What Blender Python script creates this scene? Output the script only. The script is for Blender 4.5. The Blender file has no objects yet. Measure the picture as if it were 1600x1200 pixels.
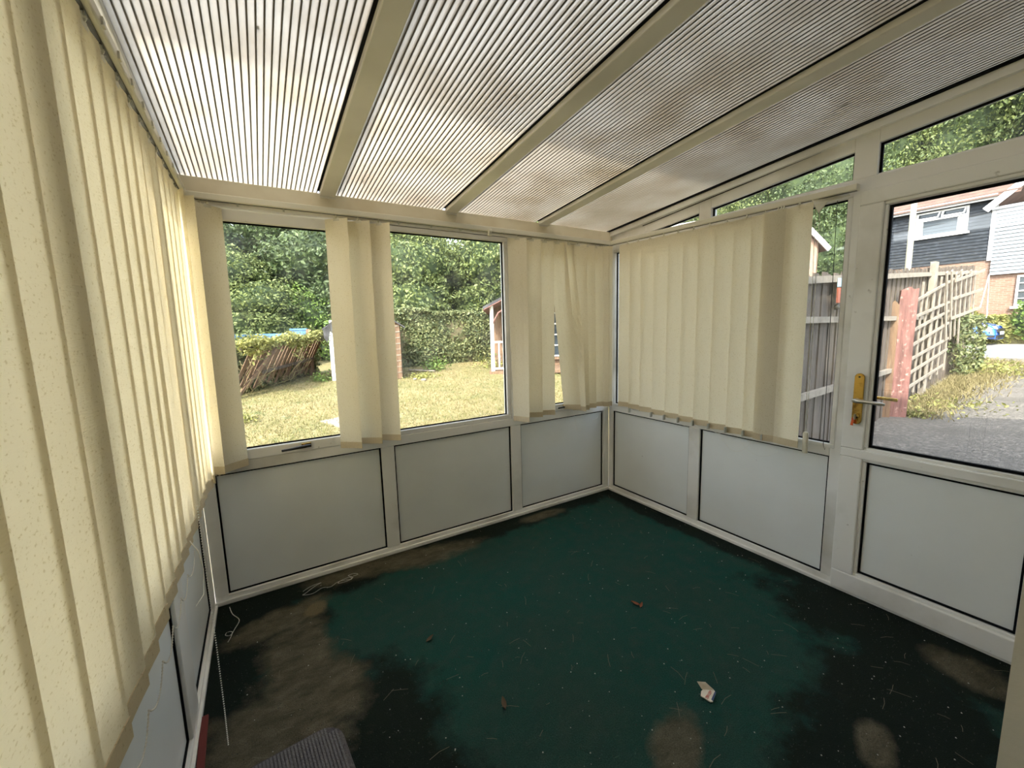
import bpy, math, random
import numpy as np
from mathutils import Vector, Matrix, noise

random.seed(7); np.random.seed(7)
C = bpy.context.scene.collection
PI = math.pi
SC = bpy.context.scene

# ------------------------------------------------------------------ camera, sky, sun, exposure
cam_d = bpy.data.cameras.new('camera'); cam = bpy.data.objects.new('camera', cam_d); C.objects.link(cam)
FPX, YAW, PIT, ROL = 647.48, 0.5467, -0.1316, -0.0262
cam_d.sensor_fit = 'HORIZONTAL'; cam_d.sensor_width = 36.0; cam_d.lens = 36.0*FPX/1600
cam_d.clip_start = 0.02; cam_d.clip_end = 300
fw = Vector((math.sin(YAW)*math.cos(PIT), math.cos(YAW)*math.cos(PIT), math.sin(PIT)))
rt = Vector((math.cos(YAW), -math.sin(YAW), 0)); up = rt.cross(fw)
r2 = math.cos(ROL)*rt + math.sin(ROL)*up; u2 = -math.sin(ROL)*rt + math.cos(ROL)*up
m3 = Matrix((r2, u2, -fw)).transposed()
cam.matrix_world = Matrix.Translation((-2.4304, -2.4649, 1.3626)) @ m3.to_4x4()
SC.camera = cam

w = bpy.data.worlds.new('sky'); SC.world = w; w.use_nodes = True
wn = w.node_tree.nodes; wl = w.node_tree.links
bg = wn['Background']
sky = wn.new('ShaderNodeTexSky'); sky.sky_type = 'NISHITA'; sky.sun_disc = False
sky.sun_elevation = math.radians(42); sky.sun_rotation = math.radians(235); sky.air_density = 1.0; sky.dust_density = 3.0
hs_ = wn.new('ShaderNodeHueSaturation'); hs_.inputs['Saturation'].default_value = 0.55
wl.new(sky.outputs[0], hs_.inputs['Color']); wl.new(hs_.outputs[0], bg.inputs[0]); bg.inputs[1].default_value = 0.30
sd = bpy.data.lights.new('sun', 'SUN'); sd.energy = 2.45; sd.angle = math.radians(0.6); sd.color = (1.0, 0.945, 0.85)
so = bpy.data.objects.new('sun', sd); C.objects.link(so)
so.rotation_euler = Vector((0.9, 0.63, -1.0)).to_track_quat('-Z', 'Y').to_euler()
SC.view_settings.view_transform = 'Standard'; SC.view_settings.look = 'None'
SC.view_settings.gamma = 1.0; SC.view_settings.use_curve_mapping = False
SC.view_settings.exposure = 1.95
SC.cycles.max_bounces = 10; SC.cycles.transparent_max_bounces = 24
SC.cycles.diffuse_bounces = 5; SC.cycles.caustics_reflective = False; SC.cycles.caustics_refractive = False
SC.cycles.sample_clamp_indirect = 6.0

# ------------------------------------------------------------------ material helpers
def mat(name, col, rough=0.6, metal=0.0, spec=0.5, bump=None, var=None, coat=0.0):
    """col base colour; var=(colour2, scale, lo, hi[, stretch]) noise mix; bump=(scale, strength[, stretch])"""
    m = bpy.data.materials.new(name); m.use_nodes = True
    n = m.node_tree.nodes; l = m.node_tree.links; b = n['Principled BSDF']
    b.inputs['Base Color'].default_value = (*col, 1); b.inputs['Roughness'].default_value = rough
    b.inputs['Metallic'].default_value = metal; b.inputs['Specular IOR Level'].default_value = spec
    if coat: b.inputs['Coat Weight'].default_value = coat
    tc = n.new('ShaderNodeTexCoord')
    def nz(scale, stretch=None, detail=5):
        t = n.new('ShaderNodeTexNoise'); t.inputs['Scale'].default_value = scale; t.inputs['Detail'].default_value = detail
        mp = n.new('ShaderNodeMapping'); mp.inputs['Scale'].default_value = stretch or (1, 1, 1)
        l.new(tc.outputs['Object'], mp.inputs[0]); l.new(mp.outputs[0], t.inputs['Vector']); return t
    if var:
        vs = [var] if not isinstance(var, list) else var
        prev = None
        for v in vs:
            t = nz(v[1], v[4] if len(v) > 4 else None)
            mr = n.new('ShaderNodeMapRange'); mr.inputs[1].default_value = v[2]; mr.inputs[2].default_value = v[3]
            l.new(t.outputs['Fac'], mr.inputs[0])
            mx = n.new('ShaderNodeMix'); mx.data_type = 'RGBA'
            l.new(mr.outputs[0], mx.inputs[0])
            if prev is None: mx.inputs[6].default_value = (*col, 1)
            else: l.new(prev, mx.inputs[6])
            mx.inputs[7].default_value = (*v[0], 1); prev = mx.outputs[2]
        l.new(prev, b.inputs['Base Color'])
    if bump:
        t = nz(bump[0], bump[2] if len(bump) > 2 else None, 8)
        bp = n.new('ShaderNodeBump'); bp.inputs['Strength'].default_value = bump[1]; bp.inputs['Distance'].default_value = 0.02
        l.new(t.outputs['Fac'], bp.inputs['Height']); l.new(bp.outputs[0], b.inputs['Normal'])
    return m

def leafmat(name, c1, c2, trans=0.3, rough=0.5):
    m = bpy.data.materials.new(name); m.use_nodes = True
    n = m.node_tree.nodes; l = m.node_tree.links; n.remove(n['Principled BSDF']); out = n['Material Output']
    g = n.new('ShaderNodeNewGeometry'); mx = n.new('ShaderNodeMix'); mx.data_type = 'RGBA'
    mx.inputs[6].default_value = (*c1, 1); mx.inputs[7].default_value = (*c2, 1)
    l.new(g.outputs['Random Per Island'], mx.inputs[0])
    d = n.new('ShaderNodeBsdfPrincipled'); d.inputs['Roughness'].default_value = rough; d.inputs['Specular IOR Level'].default_value = 0.35
    t = n.new('ShaderNodeBsdfTranslucent'); s = n.new('ShaderNodeMixShader'); s.inputs[0].default_value = trans
    l.new(mx.outputs[2], d.inputs['Base Color']); l.new(mx.outputs[2], t.inputs[0])
    l.new(d.outputs[0], s.inputs[1]); l.new(t.outputs[0], s.inputs[2]); l.new(s.outputs[0], out.inputs[0])
    return m

def schlick(n, l, f0):
    lw_ = n.new('ShaderNodeLayerWeight'); lw_.inputs[0].default_value = .5
    pw = n.new('ShaderNodeMath'); pw.operation = 'POWER'; pw.inputs[1].default_value = 5; l.new(lw_.outputs['Facing'], pw.inputs[0])
    ma = n.new('ShaderNodeMath'); ma.operation = 'MULTIPLY_ADD'; ma.inputs[1].default_value = 1-f0; ma.inputs[2].default_value = f0
    l.new(pw.outputs[0], ma.inputs[0]); return ma
def glassmat(name, refl=0.07, dirt=0.03, tint=(0.97, 0.99, 0.98)):
    m = bpy.data.materials.new(name); m.use_nodes = True
    n = m.node_tree.nodes; l = m.node_tree.links; n.remove(n['Principled BSDF']); out = n['Material Output']
    tr = n.new('ShaderNodeBsdfTransparent'); tr.inputs[0].default_value = (*tint, 1)
    gl = n.new('ShaderNodeBsdfGlossy'); gl.inputs['Roughness'].default_value = 0.02
    fr = schlick(n, l, .04)
    a = n.new('ShaderNodeMixShader'); l.new(fr.outputs[0], a.inputs[0]); l.new(tr.outputs[0], a.inputs[1]); l.new(gl.outputs[0], a.inputs[2])
    df = n.new('ShaderNodeBsdfTranslucent'); df.inputs[0].default_value = (0.8, 0.8, 0.75, 1)
    tn = n.new('ShaderNodeTexNoise'); tn.inputs['Scale'].default_value = 9; tn.inputs['Detail'].default_value = 6
    tc = n.new('ShaderNodeTexCoord'); l.new(tc.outputs['Object'], tn.inputs['Vector'])
    mr = n.new('ShaderNodeMapRange'); mr.inputs[1].default_value = 0.4; mr.inputs[2].default_value = 0.8; mr.inputs[4].default_value = dirt
    l.new(tn.outputs['Fac'], mr.inputs[0])
    s = n.new('ShaderNodeMixShader'); l.new(mr.outputs[0], s.inputs[0]); l.new(a.outputs[0], s.inputs[1]); l.new(df.outputs[0], s.inputs[2])
    l.new(s.outputs[0], out.inputs[0]); return m

def polymat(name, transp, transl, col, gloss=0.12, rough=0.18):
    """polycarbonate skin: part clear, part milky, a little shiny, dirt grime in the milky part"""
    m = bpy.data.materials.new(name); m.use_nodes = True
    n = m.node_tree.nodes; l = m.node_tree.links; n.remove(n['Principled BSDF']); out = n['Material Output']
    tc = n.new('ShaderNodeTexCoord')
    tn = n.new('ShaderNodeTexNoise'); tn.inputs['Scale'].default_value = 3.5; tn.inputs['Detail'].default_value = 8
    l.new(tc.outputs['Object'], tn.inputs['Vector'])
    mx = n.new('ShaderNodeMix'); mx.data_type = 'RGBA'; mx.inputs[6].default_value = (*col, 1)
    mx.inputs[7].default_value = (col[0]*.78, col[1]*.73, col[2]*.66, 1)
    mr = n.new('ShaderNodeMapRange'); mr.inputs[1].default_value = 0.42; mr.inputs[2].default_value = 0.72
    l.new(tn.outputs['Fac'], mr.inputs[0]); l.new(mr.outputs[0], mx.inputs[0])
    tl = n.new('ShaderNodeBsdfTranslucent'); l.new(mx.outputs[2], tl.inputs[0])
    df = n.new('ShaderNodeBsdfDiffuse'); l.new(mx.outputs[2], df.inputs[0])
    mm = n.new('ShaderNodeMixShader'); mm.inputs[0].default_value = transl; l.new(df.outputs[0], mm.inputs[1]); l.new(tl.outputs[0], mm.inputs[2])
    tr = n.new('ShaderNodeBsdfTransparent'); tr.inputs[0].default_value = (.89, .88, .85, 1)
    a = n.new('ShaderNodeMixShader'); a.inputs[0].default_value = transp; l.new(mm.outputs[0], a.inputs[1]); l.new(tr.outputs[0], a.inputs[2])
    gl = n.new('ShaderNodeBsdfGlossy'); gl.inputs['Roughness'].default_value = rough
    fr = schlick(n, l, .03)
    b = n.new('ShaderNodeMixShader'); l.new(fr.outputs[0], b.inputs[0]); l.new(a.outputs[0], b.inputs[1]); l.new(gl.outputs[0], b.inputs[2])
    l.new(b.outputs[0], out.inputs[0]); return m

def fabricmat(name, col, trans=0.45):
    m = bpy.data.materials.new(name); m.use_nodes = True
    n = m.node_tree.nodes; l = m.node_tree.links; n.remove(n['Principled BSDF']); out = n['Material Output']
    tc = n.new('ShaderNodeTexCoord')
    mp = n.new('ShaderNodeMapping'); mp.inputs['Scale'].default_value = (60, 60, 420); l.new(tc.outputs['Object'], mp.inputs[0])
    t = n.new('ShaderNodeTexNoise'); t.inputs['Scale'].default_value = 1.0; t.inputs['Detail'].default_value = 3; l.new(mp.outputs[0], t.inputs['Vector'])
    mp2 = n.new('ShaderNodeMapping'); mp2.inputs['Scale'].default_value = (170, 170, 240); l.new(tc.outputs['Object'], mp2.inputs[0])
    t2 = n.new('ShaderNodeTexNoise'); t2.inputs['Scale'].default_value = 1.0; t2.inputs['Detail'].default_value = 2; l.new(mp2.outputs[0], t2.inputs['Vector'])
    mr = n.new('ShaderNodeMapRange'); mr.inputs[1].default_value = 0.60; mr.inputs[2].default_value = 0.72; l.new(t2.outputs['Fac'], mr.inputs[0])
    mx = n.new('ShaderNodeMix'); mx.data_type = 'RGBA'; l.new(mr.outputs[0], mx.inputs[0])
    mx.inputs[6].default_value = (*col, 1); mx.inputs[7].default_value = (col[0]*.80, col[1]*.77, col[2]*.68, 1)
    bp = n.new('ShaderNodeBump'); bp.inputs['Strength'].default_value = 0.35; bp.inputs['Distance'].default_value = 0.0015
    l.new(t.outputs['Fac'], bp.inputs['Height'])
    df = n.new('ShaderNodeBsdfDiffuse'); tl = n.new('ShaderNodeBsdfTranslucent')
    for q in (df, tl): l.new(mx.outputs[2], q.inputs[0]); l.new(bp.outputs[0], q.inputs['Normal'])
    s = n.new('ShaderNodeMixShader'); s.inputs[0].default_value = trans
    l.new(df.outputs[0], s.inputs[1]); l.new(tl.outputs[0], s.inputs[2]); l.new(s.outputs[0], out.inputs[0])
    return m

M = {}
M['upvc'] = mat('upvc', (.86, .845, .81), .38, var=[((.52, .49, .42), 2.2, .5, .75), ((.30, .27, .20), 26, .70, .82)])
M['panel'] = mat('panel', (.84, .86, .85), .33, var=[((.77, .78, .76), 1.6, .4, .7), ((.3, .29, .25), 45, .74, .8)])
M['gasket'] = mat('gasket', (.006, .006, .007), .75, spec=.1)
M['glass'] = glassmat('window_glass')
M['poly_low'] = polymat('poly_low', .60, .75, (.90, .86, .78))
M['poly_up'] = polymat('poly_up', .50, .86, (.88, .85, .79))
M['rib'] = polymat('poly_rib', .05, .35, (.20, .18, .15), rough=.5)  # ribs are clear; dark refraction lines are put into their colour
M['rafter'] = mat('rafter', (.80, .77, .70), .35, var=((.68, .65, .57), 3, .4, .7))
M['fascia'] = mat('fascia', (.74, .68, .53), .45, var=((.62, .54, .38), 5, .45, .75))
M['fabric'] = fabricmat('blind_fabric', (.91, .86, .72), .47)
M['hem'] = fabricmat('blind_hem', (.70, .60, .42), .2)
M['plastic'] = mat('plastic_white', (.70, .67, .56), .4)
M['plastic_grey'] = mat('plastic_grey', (.45, .45, .40), .4)
M['bead'] = mat('bead', (.80, .78, .72), .35)
M['brass'] = mat('brass', (.62, .40, .10), .24, metal=1.0, var=((.25, .13, .03), 30, .52, .72))
M['steel'] = mat('steel', (.55, .52, .46), .3, metal=1.0)
M['dark'] = mat('dark_plastic', (.02, .018, .015), .4)
M['orange'] = mat('orange_tag', (.75, .12, .03), .5)
M['wall'] = mat('wall_paint', (.66, .62, .50), .6, bump=(60, .1), var=((.58, .53, .41), 3, .4, .7))
M['outer_wall'] = mat('outer_wall', (.45, .30, .20), .9)

def carpetmat():
    m = bpy.data.materials.new('carpet'); m.use_nodes = True
    n = m.node_tree.nodes; l = m.node_tree.links; b = n['Principled BSDF']; b.inputs['Roughness'].default_value = .95
    b.inputs['Specular IOR Level'].default_value = 0.12
    tc = n.new('ShaderNodeTexCoord')
    def noise_(s, d=6, r=.6):
        t = n.new('ShaderNodeTexNoise'); t.inputs['Scale'].default_value = s; t.inputs['Detail'].default_value = d
        t.inputs['Roughness'].default_value = r; l.new(tc.outputs['Object'], t.inputs['Vector']); return t
    def rng(x, a, c, lo=0, hi=1):
        q = n.new('ShaderNodeMapRange'); q.inputs[1].default_value = a; q.inputs[2].default_value = c
        q.inputs[3].default_value = lo; q.inputs[4].default_value = hi; l.new(x, q.inputs[0]); return q.outputs[0]
    def mth(op, a, c=None):
        q = n.new('ShaderNodeMath'); q.operation = op
        for i, v in enumerate((a, c)):
            if v is None: continue
            if isinstance(v, (int, float)): q.inputs[i].default_value = v
            else: l.new(v, q.inputs[i])
        return q.outputs[0]
    def mixc(f, a, c):
        q = n.new('ShaderNodeMix'); q.data_type = 'RGBA'
        if isinstance(f, (int, float)): q.inputs[0].default_value = f
        else: l.new(f, q.inputs[0])
        for i, v in ((6, a), (7, c)):
            if isinstance(v, tuple): q.inputs[i].default_value = (*v, 1)
            else: l.new(v, q.inputs[i])
        return q.outputs[2]
    warp = noise_(4.5, 7, .65)
    def blob(x, y, rx, ry, ang=0, amt=.5, edge=.18):
        # ellipse of dirt, its outline broken up by noise
        mp = n.new('ShaderNodeMapping'); mp.vector_type = 'TEXTURE'
        mp.inputs['Location'].default_value = (x, y, 0); mp.inputs['Rotation'].default_value = (0, 0, ang)
        mp.inputs['Scale'].default_value = (rx, ry, 1); l.new(tc.outputs['Object'], mp.inputs[0])
        ln = n.new('ShaderNodeVectorMath'); ln.operation = 'LENGTH'; l.new(mp.outputs[0], ln.inputs[0])
        d = mth('ADD', ln.outputs['Value'], mth('MULTIPLY', mth('SUBTRACT', warp.outputs['Fac'], .5), amt*3.6))
        return rng(d, 1.0+edge, 1.0-edge)
    big = noise_(1.7, 4); mid = noise_(14, 6); fine = noise_(230, 4)
    base = mixc(rng(big.outputs['Fac'], .35, .68), (.018, .090, .072), (.036, .080, .064))
    base = mixc(rng(mid.outputs['Fac'], .45, .75, 0, .5), base, (.060, .090, .075))
    # mud: black damp dirt along the walls, brown silt patches in the near-left corner
    dark = None
    for bl in [(-2.6, -.35, .34, .52, 0), (-2.45, -1.2, .5, .5, .3), (-2.25, -.06, .65, .17, -.08), (-1.3, -.05, 1.3, .13, 0), (-.05, -.8, .10, 1.2, 0),
               (-.12, -2.0, .32, .6, .1), (-.95, -2.15, .8, .3, .2)]:
        v = blob(*bl); dark = v if dark is None else mth('MAXIMUM', dark, v)
    base = mixc(mth('MULTIPLY', dark, .88), base, (.013, .012, .008))
    silt = None
    for bl in [(-2.42, -.58, .15, .22, 0), (-2.50, -1.0, .26, .22, .3), (-2.36, -.86, .17, .2, .4), (-2.44, -.30, .2, .1, .3), (-1.72, -.13, .36, .10, -.12),
               (-2.05, -.07, .25, .08, 0), (-.84, -2.06, .10, .05, .3), (-.2, -2.14, .09, .12, 0), (-1.38, -1.72, .12, .07, .4), (-.75, -.1, .2, .05, 0)]:
        v = blob(*bl, .55, .25); silt = v if silt is None else mth('MAXIMUM', silt, v)
    stre = n.new('ShaderNodeTexNoise'); stre.inputs['Scale'].default_value = 9; stre.inputs['Detail'].default_value = 8; stre.inputs['Roughness'].default_value = .7
    mp = n.new('ShaderNodeMapping'); mp.inputs['Scale'].default_value = (1, 1.8, 1); mp.inputs['Rotation'].default_value = (0, 0, .5)
    l.new(tc.outputs['Object'], mp.inputs[0]); l.new(mp.outputs[0], stre.inputs['Vector'])
    siltc = mixc(rng(stre.outputs['Fac'], .35, .7), (.10, .085, .055), (.26, .225, .155))
    base = mixc(mth('MULTIPLY', silt, .85), base, siltc)
    bright = blob(-2.30, -.30, .06, .045, .8, .35, .2)
    base = mixc(mth('MULTIPLY', bright, .8), base, (.26, .20, .11))
    base = mixc(rng(fine.outputs['Fac'], .3, .75, .55, 0), base, (.004, .010, .008))
    l.new(base, b.inputs['Base Color'])
    bp = n.new('ShaderNodeBump'); bp.inputs['Strength'].default_value = .9; bp.inputs['Distance'].default_value = .006
    l.new(fine.outputs['Fac'], bp.inputs['Height']); l.new(bp.outputs[0], b.inputs['Normal'])
    return m
M['carpet'] = carpetmat()
M['lawn'] = mat('lawn', (.20, .155, .065), .9, var=[((.14, .13, .045), .9, .40, .62), ((.08, .10, .03), 2.6, .56, .74), ((.26, .21, .10), 11, .5, .7)], bump=(45, .6))
M['grass'] = leafmat('dry_grass', (.25, .205, .09), (.12, .13, .04), .25, .8)
M['straw'] = leafmat('straw', (.27, .22, .11), (.15, .13, .05), .2, .8)
M['drive'] = mat('drive', (.12, .107, .09), .95, var=[((.20, .178, .15), 22, .5, .6), ((.045, .04, .036), 38, .55, .68), ((.095, .085, .07), 1.1, .5, .7)], bump=(60, .9))
M['road'] = mat('road', (.13, .14, .145), .9, var=((.17, .18, .18), 30, .4, .7))
M['kerb'] = mat('kerb', (.22, .205, .18), .9)
M['wood_grey'] = mat('wood_grey', (.11, .085, .065), .85, var=[((.04, .03, .023), 6, .4, .7, (3, 3, .35)), ((.16, .135, .105), 20, .55, .75, (3, 3, .3))], bump=(30, .4, (3, 3, .3)))
M['wood_lath'] = mat('wood_lath', (.26, .225, .18), .85, var=((.16, .135, .105), 9, .45, .7))
M['wood_brown'] = mat('wood_brown', (.17, .10, .055), .85, var=[((.09, .055, .035), 7, .4, .7, (3, 3, .4)), ((.36, .27, .19), 15, .6, .75, (3, 3, .3))], bump=(30, .4, (3, 3, .3)))
M['wood_red'] = mat('wood_red', (.22, .10, .085), .85, var=[((.13, .06, .05), 8, .4, .65, (3, 3, .5)), ((.50, .34, .28), 24, .6, .75)], bump=(25, .5, (3, 3, .3)))
M['white_paint'] = mat('white_paint', (.78, .77, .72), .6, var=((.45, .42, .36), 9, .58, .75))
M['felt'] = mat('roof_felt', (.035, .034, .036), .9, var=((.09, .09, .095), 4, .45, .7))
M['tiles'] = mat('roof_tiles', (.15, .09, .07), .85, var=((.09, .06, .05), 3, .4, .7))
M['black_clad'] = mat('black_boards', (.017, .021, .027), .75, spec=.25, var=((.04, .047, .058), 8, .5, .7))
M['white_clad'] = mat('white_boards', (.32, .35, .375), .6)
M['house_white'] = mat('house_white', (.55, .55, .54), .5)
M['dark_glass'] = mat('dark_glass', (.03, .04, .05), .10, spec=.45)
M['curtain'] = mat('curtain', (.45, .47, .42), .8)
M['blue_paint'] = mat('container_blue', (.03, .10, .22), .5, var=((.06, .15, .28), 5, .4, .7))
M['car_blue'] = mat('car_blue', (.012, .11, .55), .22, coat=1.0)
M['tyre'] = mat('tyre', (.015, .015, .016), .8)
M['headlamp'] = mat('headlamp', (.75, .80, .85), .1, spec=1.0)
M['bark'] = mat('bark', (.10, .075, .05), .9, bump=(20, .7))
M['stone'] = mat('stone', (.20, .18, .15), .9, var=((.25, .22, .18), 8, .4, .7))
def brickmat(name, c1, c2, mortar, ax):
    m = bpy.data.materials.new(name); m.use_nodes = True
    n = m.node_tree.nodes; l = m.node_tree.links; b = n['Principled BSDF']; b.inputs['Roughness'].default_value = .9
    tc = n.new('ShaderNodeTexCoord'); sx = n.new('ShaderNodeSeparateXYZ'); cx = n.new('ShaderNodeCombineXYZ')
    l.new(tc.outputs['Object'], sx.inputs[0]); l.new(sx.outputs[ax], cx.inputs[0]); l.new(sx.outputs[2], cx.inputs[1])
    br = n.new('ShaderNodeTexBrick'); l.new(cx.outputs[0], br.inputs['Vector']); br.inputs['Scale'].default_value = 1.0
    br.inputs['Color1'].default_value = (*c1, 1); br.inputs['Color2'].default_value = (*c2, 1); br.inputs['Mortar'].default_value = (*mortar, 1)
    br.inputs['Brick Width'].default_value = .225; br.inputs['Row Height'].default_value = .075; br.inputs['Mortar Size'].default_value = .008
    l.new(br.outputs['Color'], b.inputs['Base Color']); return m
M['brick_y'] = brickmat('brick_y', (.22, .125, .085), (.16, .085, .055), (.24, .20, .16), 1)
M['brick_x'] = brickmat('brick_x', (.26, .155, .105), (.20, .11, .075), (.26, .22, .18), 0)
M['tree1'] = leafmat('leaves_mid', (.21, .25, .085), (.07, .10, .038), .3)
M['tree2'] = leafmat('leaves_dark', (.11, .15, .055), (.035, .06, .025), .25)
M['tree3'] = leafmat('leaves_pale', (.22, .26, .09), (.08, .12, .04), .3)
M['ivy'] = leafmat('leaves_ivy', (.24, .25, .11), (.07, .10, .04), .25)
M['bramble'] = leafmat('leaves_bright', (.20, .29, .065), (.08, .14, .035), .3)
M['goldleaf'] = leafmat('leaves_gold', (.33, .31, .10), (.16, .18, .05), .3)
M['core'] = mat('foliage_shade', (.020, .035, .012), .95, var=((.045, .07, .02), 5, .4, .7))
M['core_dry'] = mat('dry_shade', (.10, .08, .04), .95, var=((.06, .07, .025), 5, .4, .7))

# ------------------------------------------------------------------ mesh helpers
class MB:
    def __init__(s): s.v = []; s.f = []; s.sm = []
    def add(s, vs, fs, smooth=False):
        o = len(s.v); s.v += [tuple(v) for v in vs]; s.f += [tuple(i+o for i in f) for f in fs]; s.sm += [smooth]*len(fs); return s
    def box(s, x0, x1, y0, y1, z0, z1):
        x0, x1 = sorted((x0, x1)); y0, y1 = sorted((y0, y1)); z0, z1 = sorted((z0, z1))
        return s.add([(x0,y0,z0),(x1,y0,z0),(x1,y1,z0),(x0,y1,z0),(x0,y0,z1),(x1,y0,z1),(x1,y1,z1),(x0,y1,z1)],
                     [(0,3,2,1),(4,5,6,7),(0,1,5,4),(1,2,6,5),(2,3,7,6),(3,0,4,7)])
    def obox(s, p, q, wd, dp, upv=(0, 0, 1)):
        """bar from p to q, width wd across, depth dp along the 'up' side"""
        p = Vector(p); q = Vector(q); d = (q-p).normalized(); u = Vector(upv); a = d.cross(u).normalized(); b = a.cross(d).normalized()
        vs = []
        for c in (p, q):
            for i, j in ((-1,-1),(1,-1),(1,1),(-1,1)): vs.append(c + a*(i*wd/2) + b*(j*dp/2))
        return s.add(vs, [(0,1,2,3),(7,6,5,4),(0,4,5,1),(1,5,6,2),(2,6,7,3),(3,7,4,0)])
    def prism(s, poly, axis, a, b):
        """polygon given in the other two axes, extruded along axis from a to b"""
        n = len(poly)
        def P(u, v, t): return (t, u, v) if axis == 0 else ((u, t, v) if axis == 1 else (u, v, t))
        vs = [P(u, v, a) for u, v in poly] + [P(u, v, b) for u, v in poly]
        fs = [tuple(range(n-1, -1, -1)), tuple(range(n, 2*n))] + [(i, (i+1) % n, n+(i+1) % n, n+i) for i in range(n)]
        return s.add(vs, fs)
    def tube(s, pts, r, n=6, smooth=True, caps=True):
        pts = [Vector(p) for p in pts]; rs = r if isinstance(r, (list, tuple)) else [r]*len(pts)
        vs = []; prevA = None
        for i, p in enumerate(pts):
            d = (pts[min(i+1, len(pts)-1)] - pts[max(i-1, 0)]).normalized()
            ref = Vector((0, 0, 1)) if abs(d.z) < .9 else Vector((1, 0, 0))
            a = d.cross(ref).normalized() if prevA is None else (prevA - d*prevA.dot(d)).normalized()
            prevA = a; b = d.cross(a)
            for k in range(n):
                t = 2*PI*k/n; vs.append(p + (a*math.cos(t) + b*math.sin(t))*rs[i])
        fs = [(i*n+k, i*n+(k+1) % n, (i+1)*n+(k+1) % n, (i+1)*n+k) for i in range(len(pts)-1) for k in range(n)]
        if caps: fs += [tuple(range(n-1, -1, -1)), tuple(range((len(pts)-1)*n, len(pts)*n))]
        return s.add(vs, fs, smooth)
    def ball(s, c, r, seg=6, ring=4):
        c = Vector(c); vs = [c+Vector((0, 0, r))]
        for i in range(1, ring):
            t = PI*i/ring
            for k in range(seg): vs.append(c+Vector((math.sin(t)*math.cos(2*PI*k/seg), math.sin(t)*math.sin(2*PI*k/seg), math.cos(t)))*r)
        vs.append(c-Vector((0, 0, r))); fs = []
        for k in range(seg): fs.append((0, 1+k, 1+(k+1) % seg))
        for i in range(ring-2):
            for k in range(seg): a = 1+i*seg; fs.append((a+k, a+seg+k, a+seg+(k+1) % seg, a+(k+1) % seg))
        a = 1+(ring-2)*seg
        for k in range(seg): fs.append((a+(k+1) % seg, a+k, len(vs)-1))
        return s.add(vs, fs, True)

ORG = {}
def org(o): return ORG.get(o.name, Vector((0, 0, 0))) if o is not None else Vector((0, 0, 0))
def tag(o, label=None, cat=None, group=None, kind=None):
    if label: o['label'] = label
    if cat: o['category'] = cat
    if group: o['group'] = group
    if kind: o['kind'] = kind
    return o
def link(name, data, parent=None, loc=None):
    """loc: world origin of the object; children are placed relative to their parent"""
    o = bpy.data.objects.new(name, data); C.objects.link(o)
    lw = Vector(loc) if loc is not None else org(parent)
    if parent is not None: o.parent = parent
    o.location = lw - org(parent); ORG[o.name] = lw
    return o
def mesh_from(name, mb, m, origin, bevel=0, mats=None):
    me = bpy.data.meshes.new(name)
    ox, oy, oz = origin
    me.from_pydata([(v[0]-ox, v[1]-oy, v[2]-oz) for v in mb.v], [], mb.f)
    me.polygons.foreach_set('use_smooth', mb.sm); me.materials.append(m); me.update()
    return me
def obj(name, mb, m, parent=None, loc=None, bevel=0):
    origin = Vector(loc) if loc is not None else org(parent)
    if parent is None and loc is None and mb.v:
        a = np.array(mb.v); origin = Vector(((a[:,0].min()+a[:,0].max())/2, (a[:,1].min()+a[:,1].max())/2, a[:,2].min()))
    me = mesh_from(name, mb, M[m] if isinstance(m, str) else m, origin)
    o = link(name, me, parent, origin)
    if bevel:
        bv = o.modifiers.new('bevel', 'BEVEL'); bv.width = bevel; bv.segments = 2; bv.limit_method = 'ANGLE'; bv.angle_limit = math.radians(40)
    return o
def empty(name, loc, label=None, cat=None, group=None, kind=None):
    o = link(name, None, None, loc); o.empty_display_size = .1
    return tag(o, label, cat, group, kind)
def B(*a): return MB().box(*a)

# ------------------------------------------------------------------ ROOM: floor, frames, roof
W, L = -2.73, -2.36           # left wall x, house wall y
SL, ZR = 0.0888, 2.097        # roof rise per metre away from the back wall, roof height at the back wall
def zroof(y): return ZR - SL*y
floor = obj('floor', MB().box(W, 0, -3.4, 0, -.05, 0), 'carpet', None, (0, 0, 0)); tag(floor, kind='structure')

def frame_rect(mb, ax, fixed0, fixed1, a0, a1, z0, z1, t):
    """rectangular ring of bars; ax = axis the opening runs along"""
    for (u0, u1, w0, w1) in ((a0, a1, z0, z0+t), (a0, a1, z1-t, z1), (a0, a0+t, z0+t, z1-t), (a1-t, a1, z0+t, z1-t)):
        if ax == 0: mb.box(u0, u1, fixed0, fixed1, w0, w1)
        else: mb.box(fixed0, fixed1, u0, u1, w0, w1)
    return mb
def panel(parent, ax, plane, sgn, a0, a1, z0, z1, name='infill_panel', m='panel', th=.018):
    """sgn: direction from the room outwards along the other axis"""
    if ax == 0: mb = B(a0, a1, plane, plane+sgn*th, z0, z1)
    else: mb = B(plane, plane+sgn*th, a0, a1, z0, z1)
    p = obj(name, mb, m, parent)
    g = MB(); f0, f1 = plane-sgn*.006, plane+sgn*.002
    frame_rect(g, ax, min(f0, f1), max(f0, f1), a0-.001, a1+.001, z0-.001, z1+.001, .009)
    obj('gasket', g, 'gasket', p); return p

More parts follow.
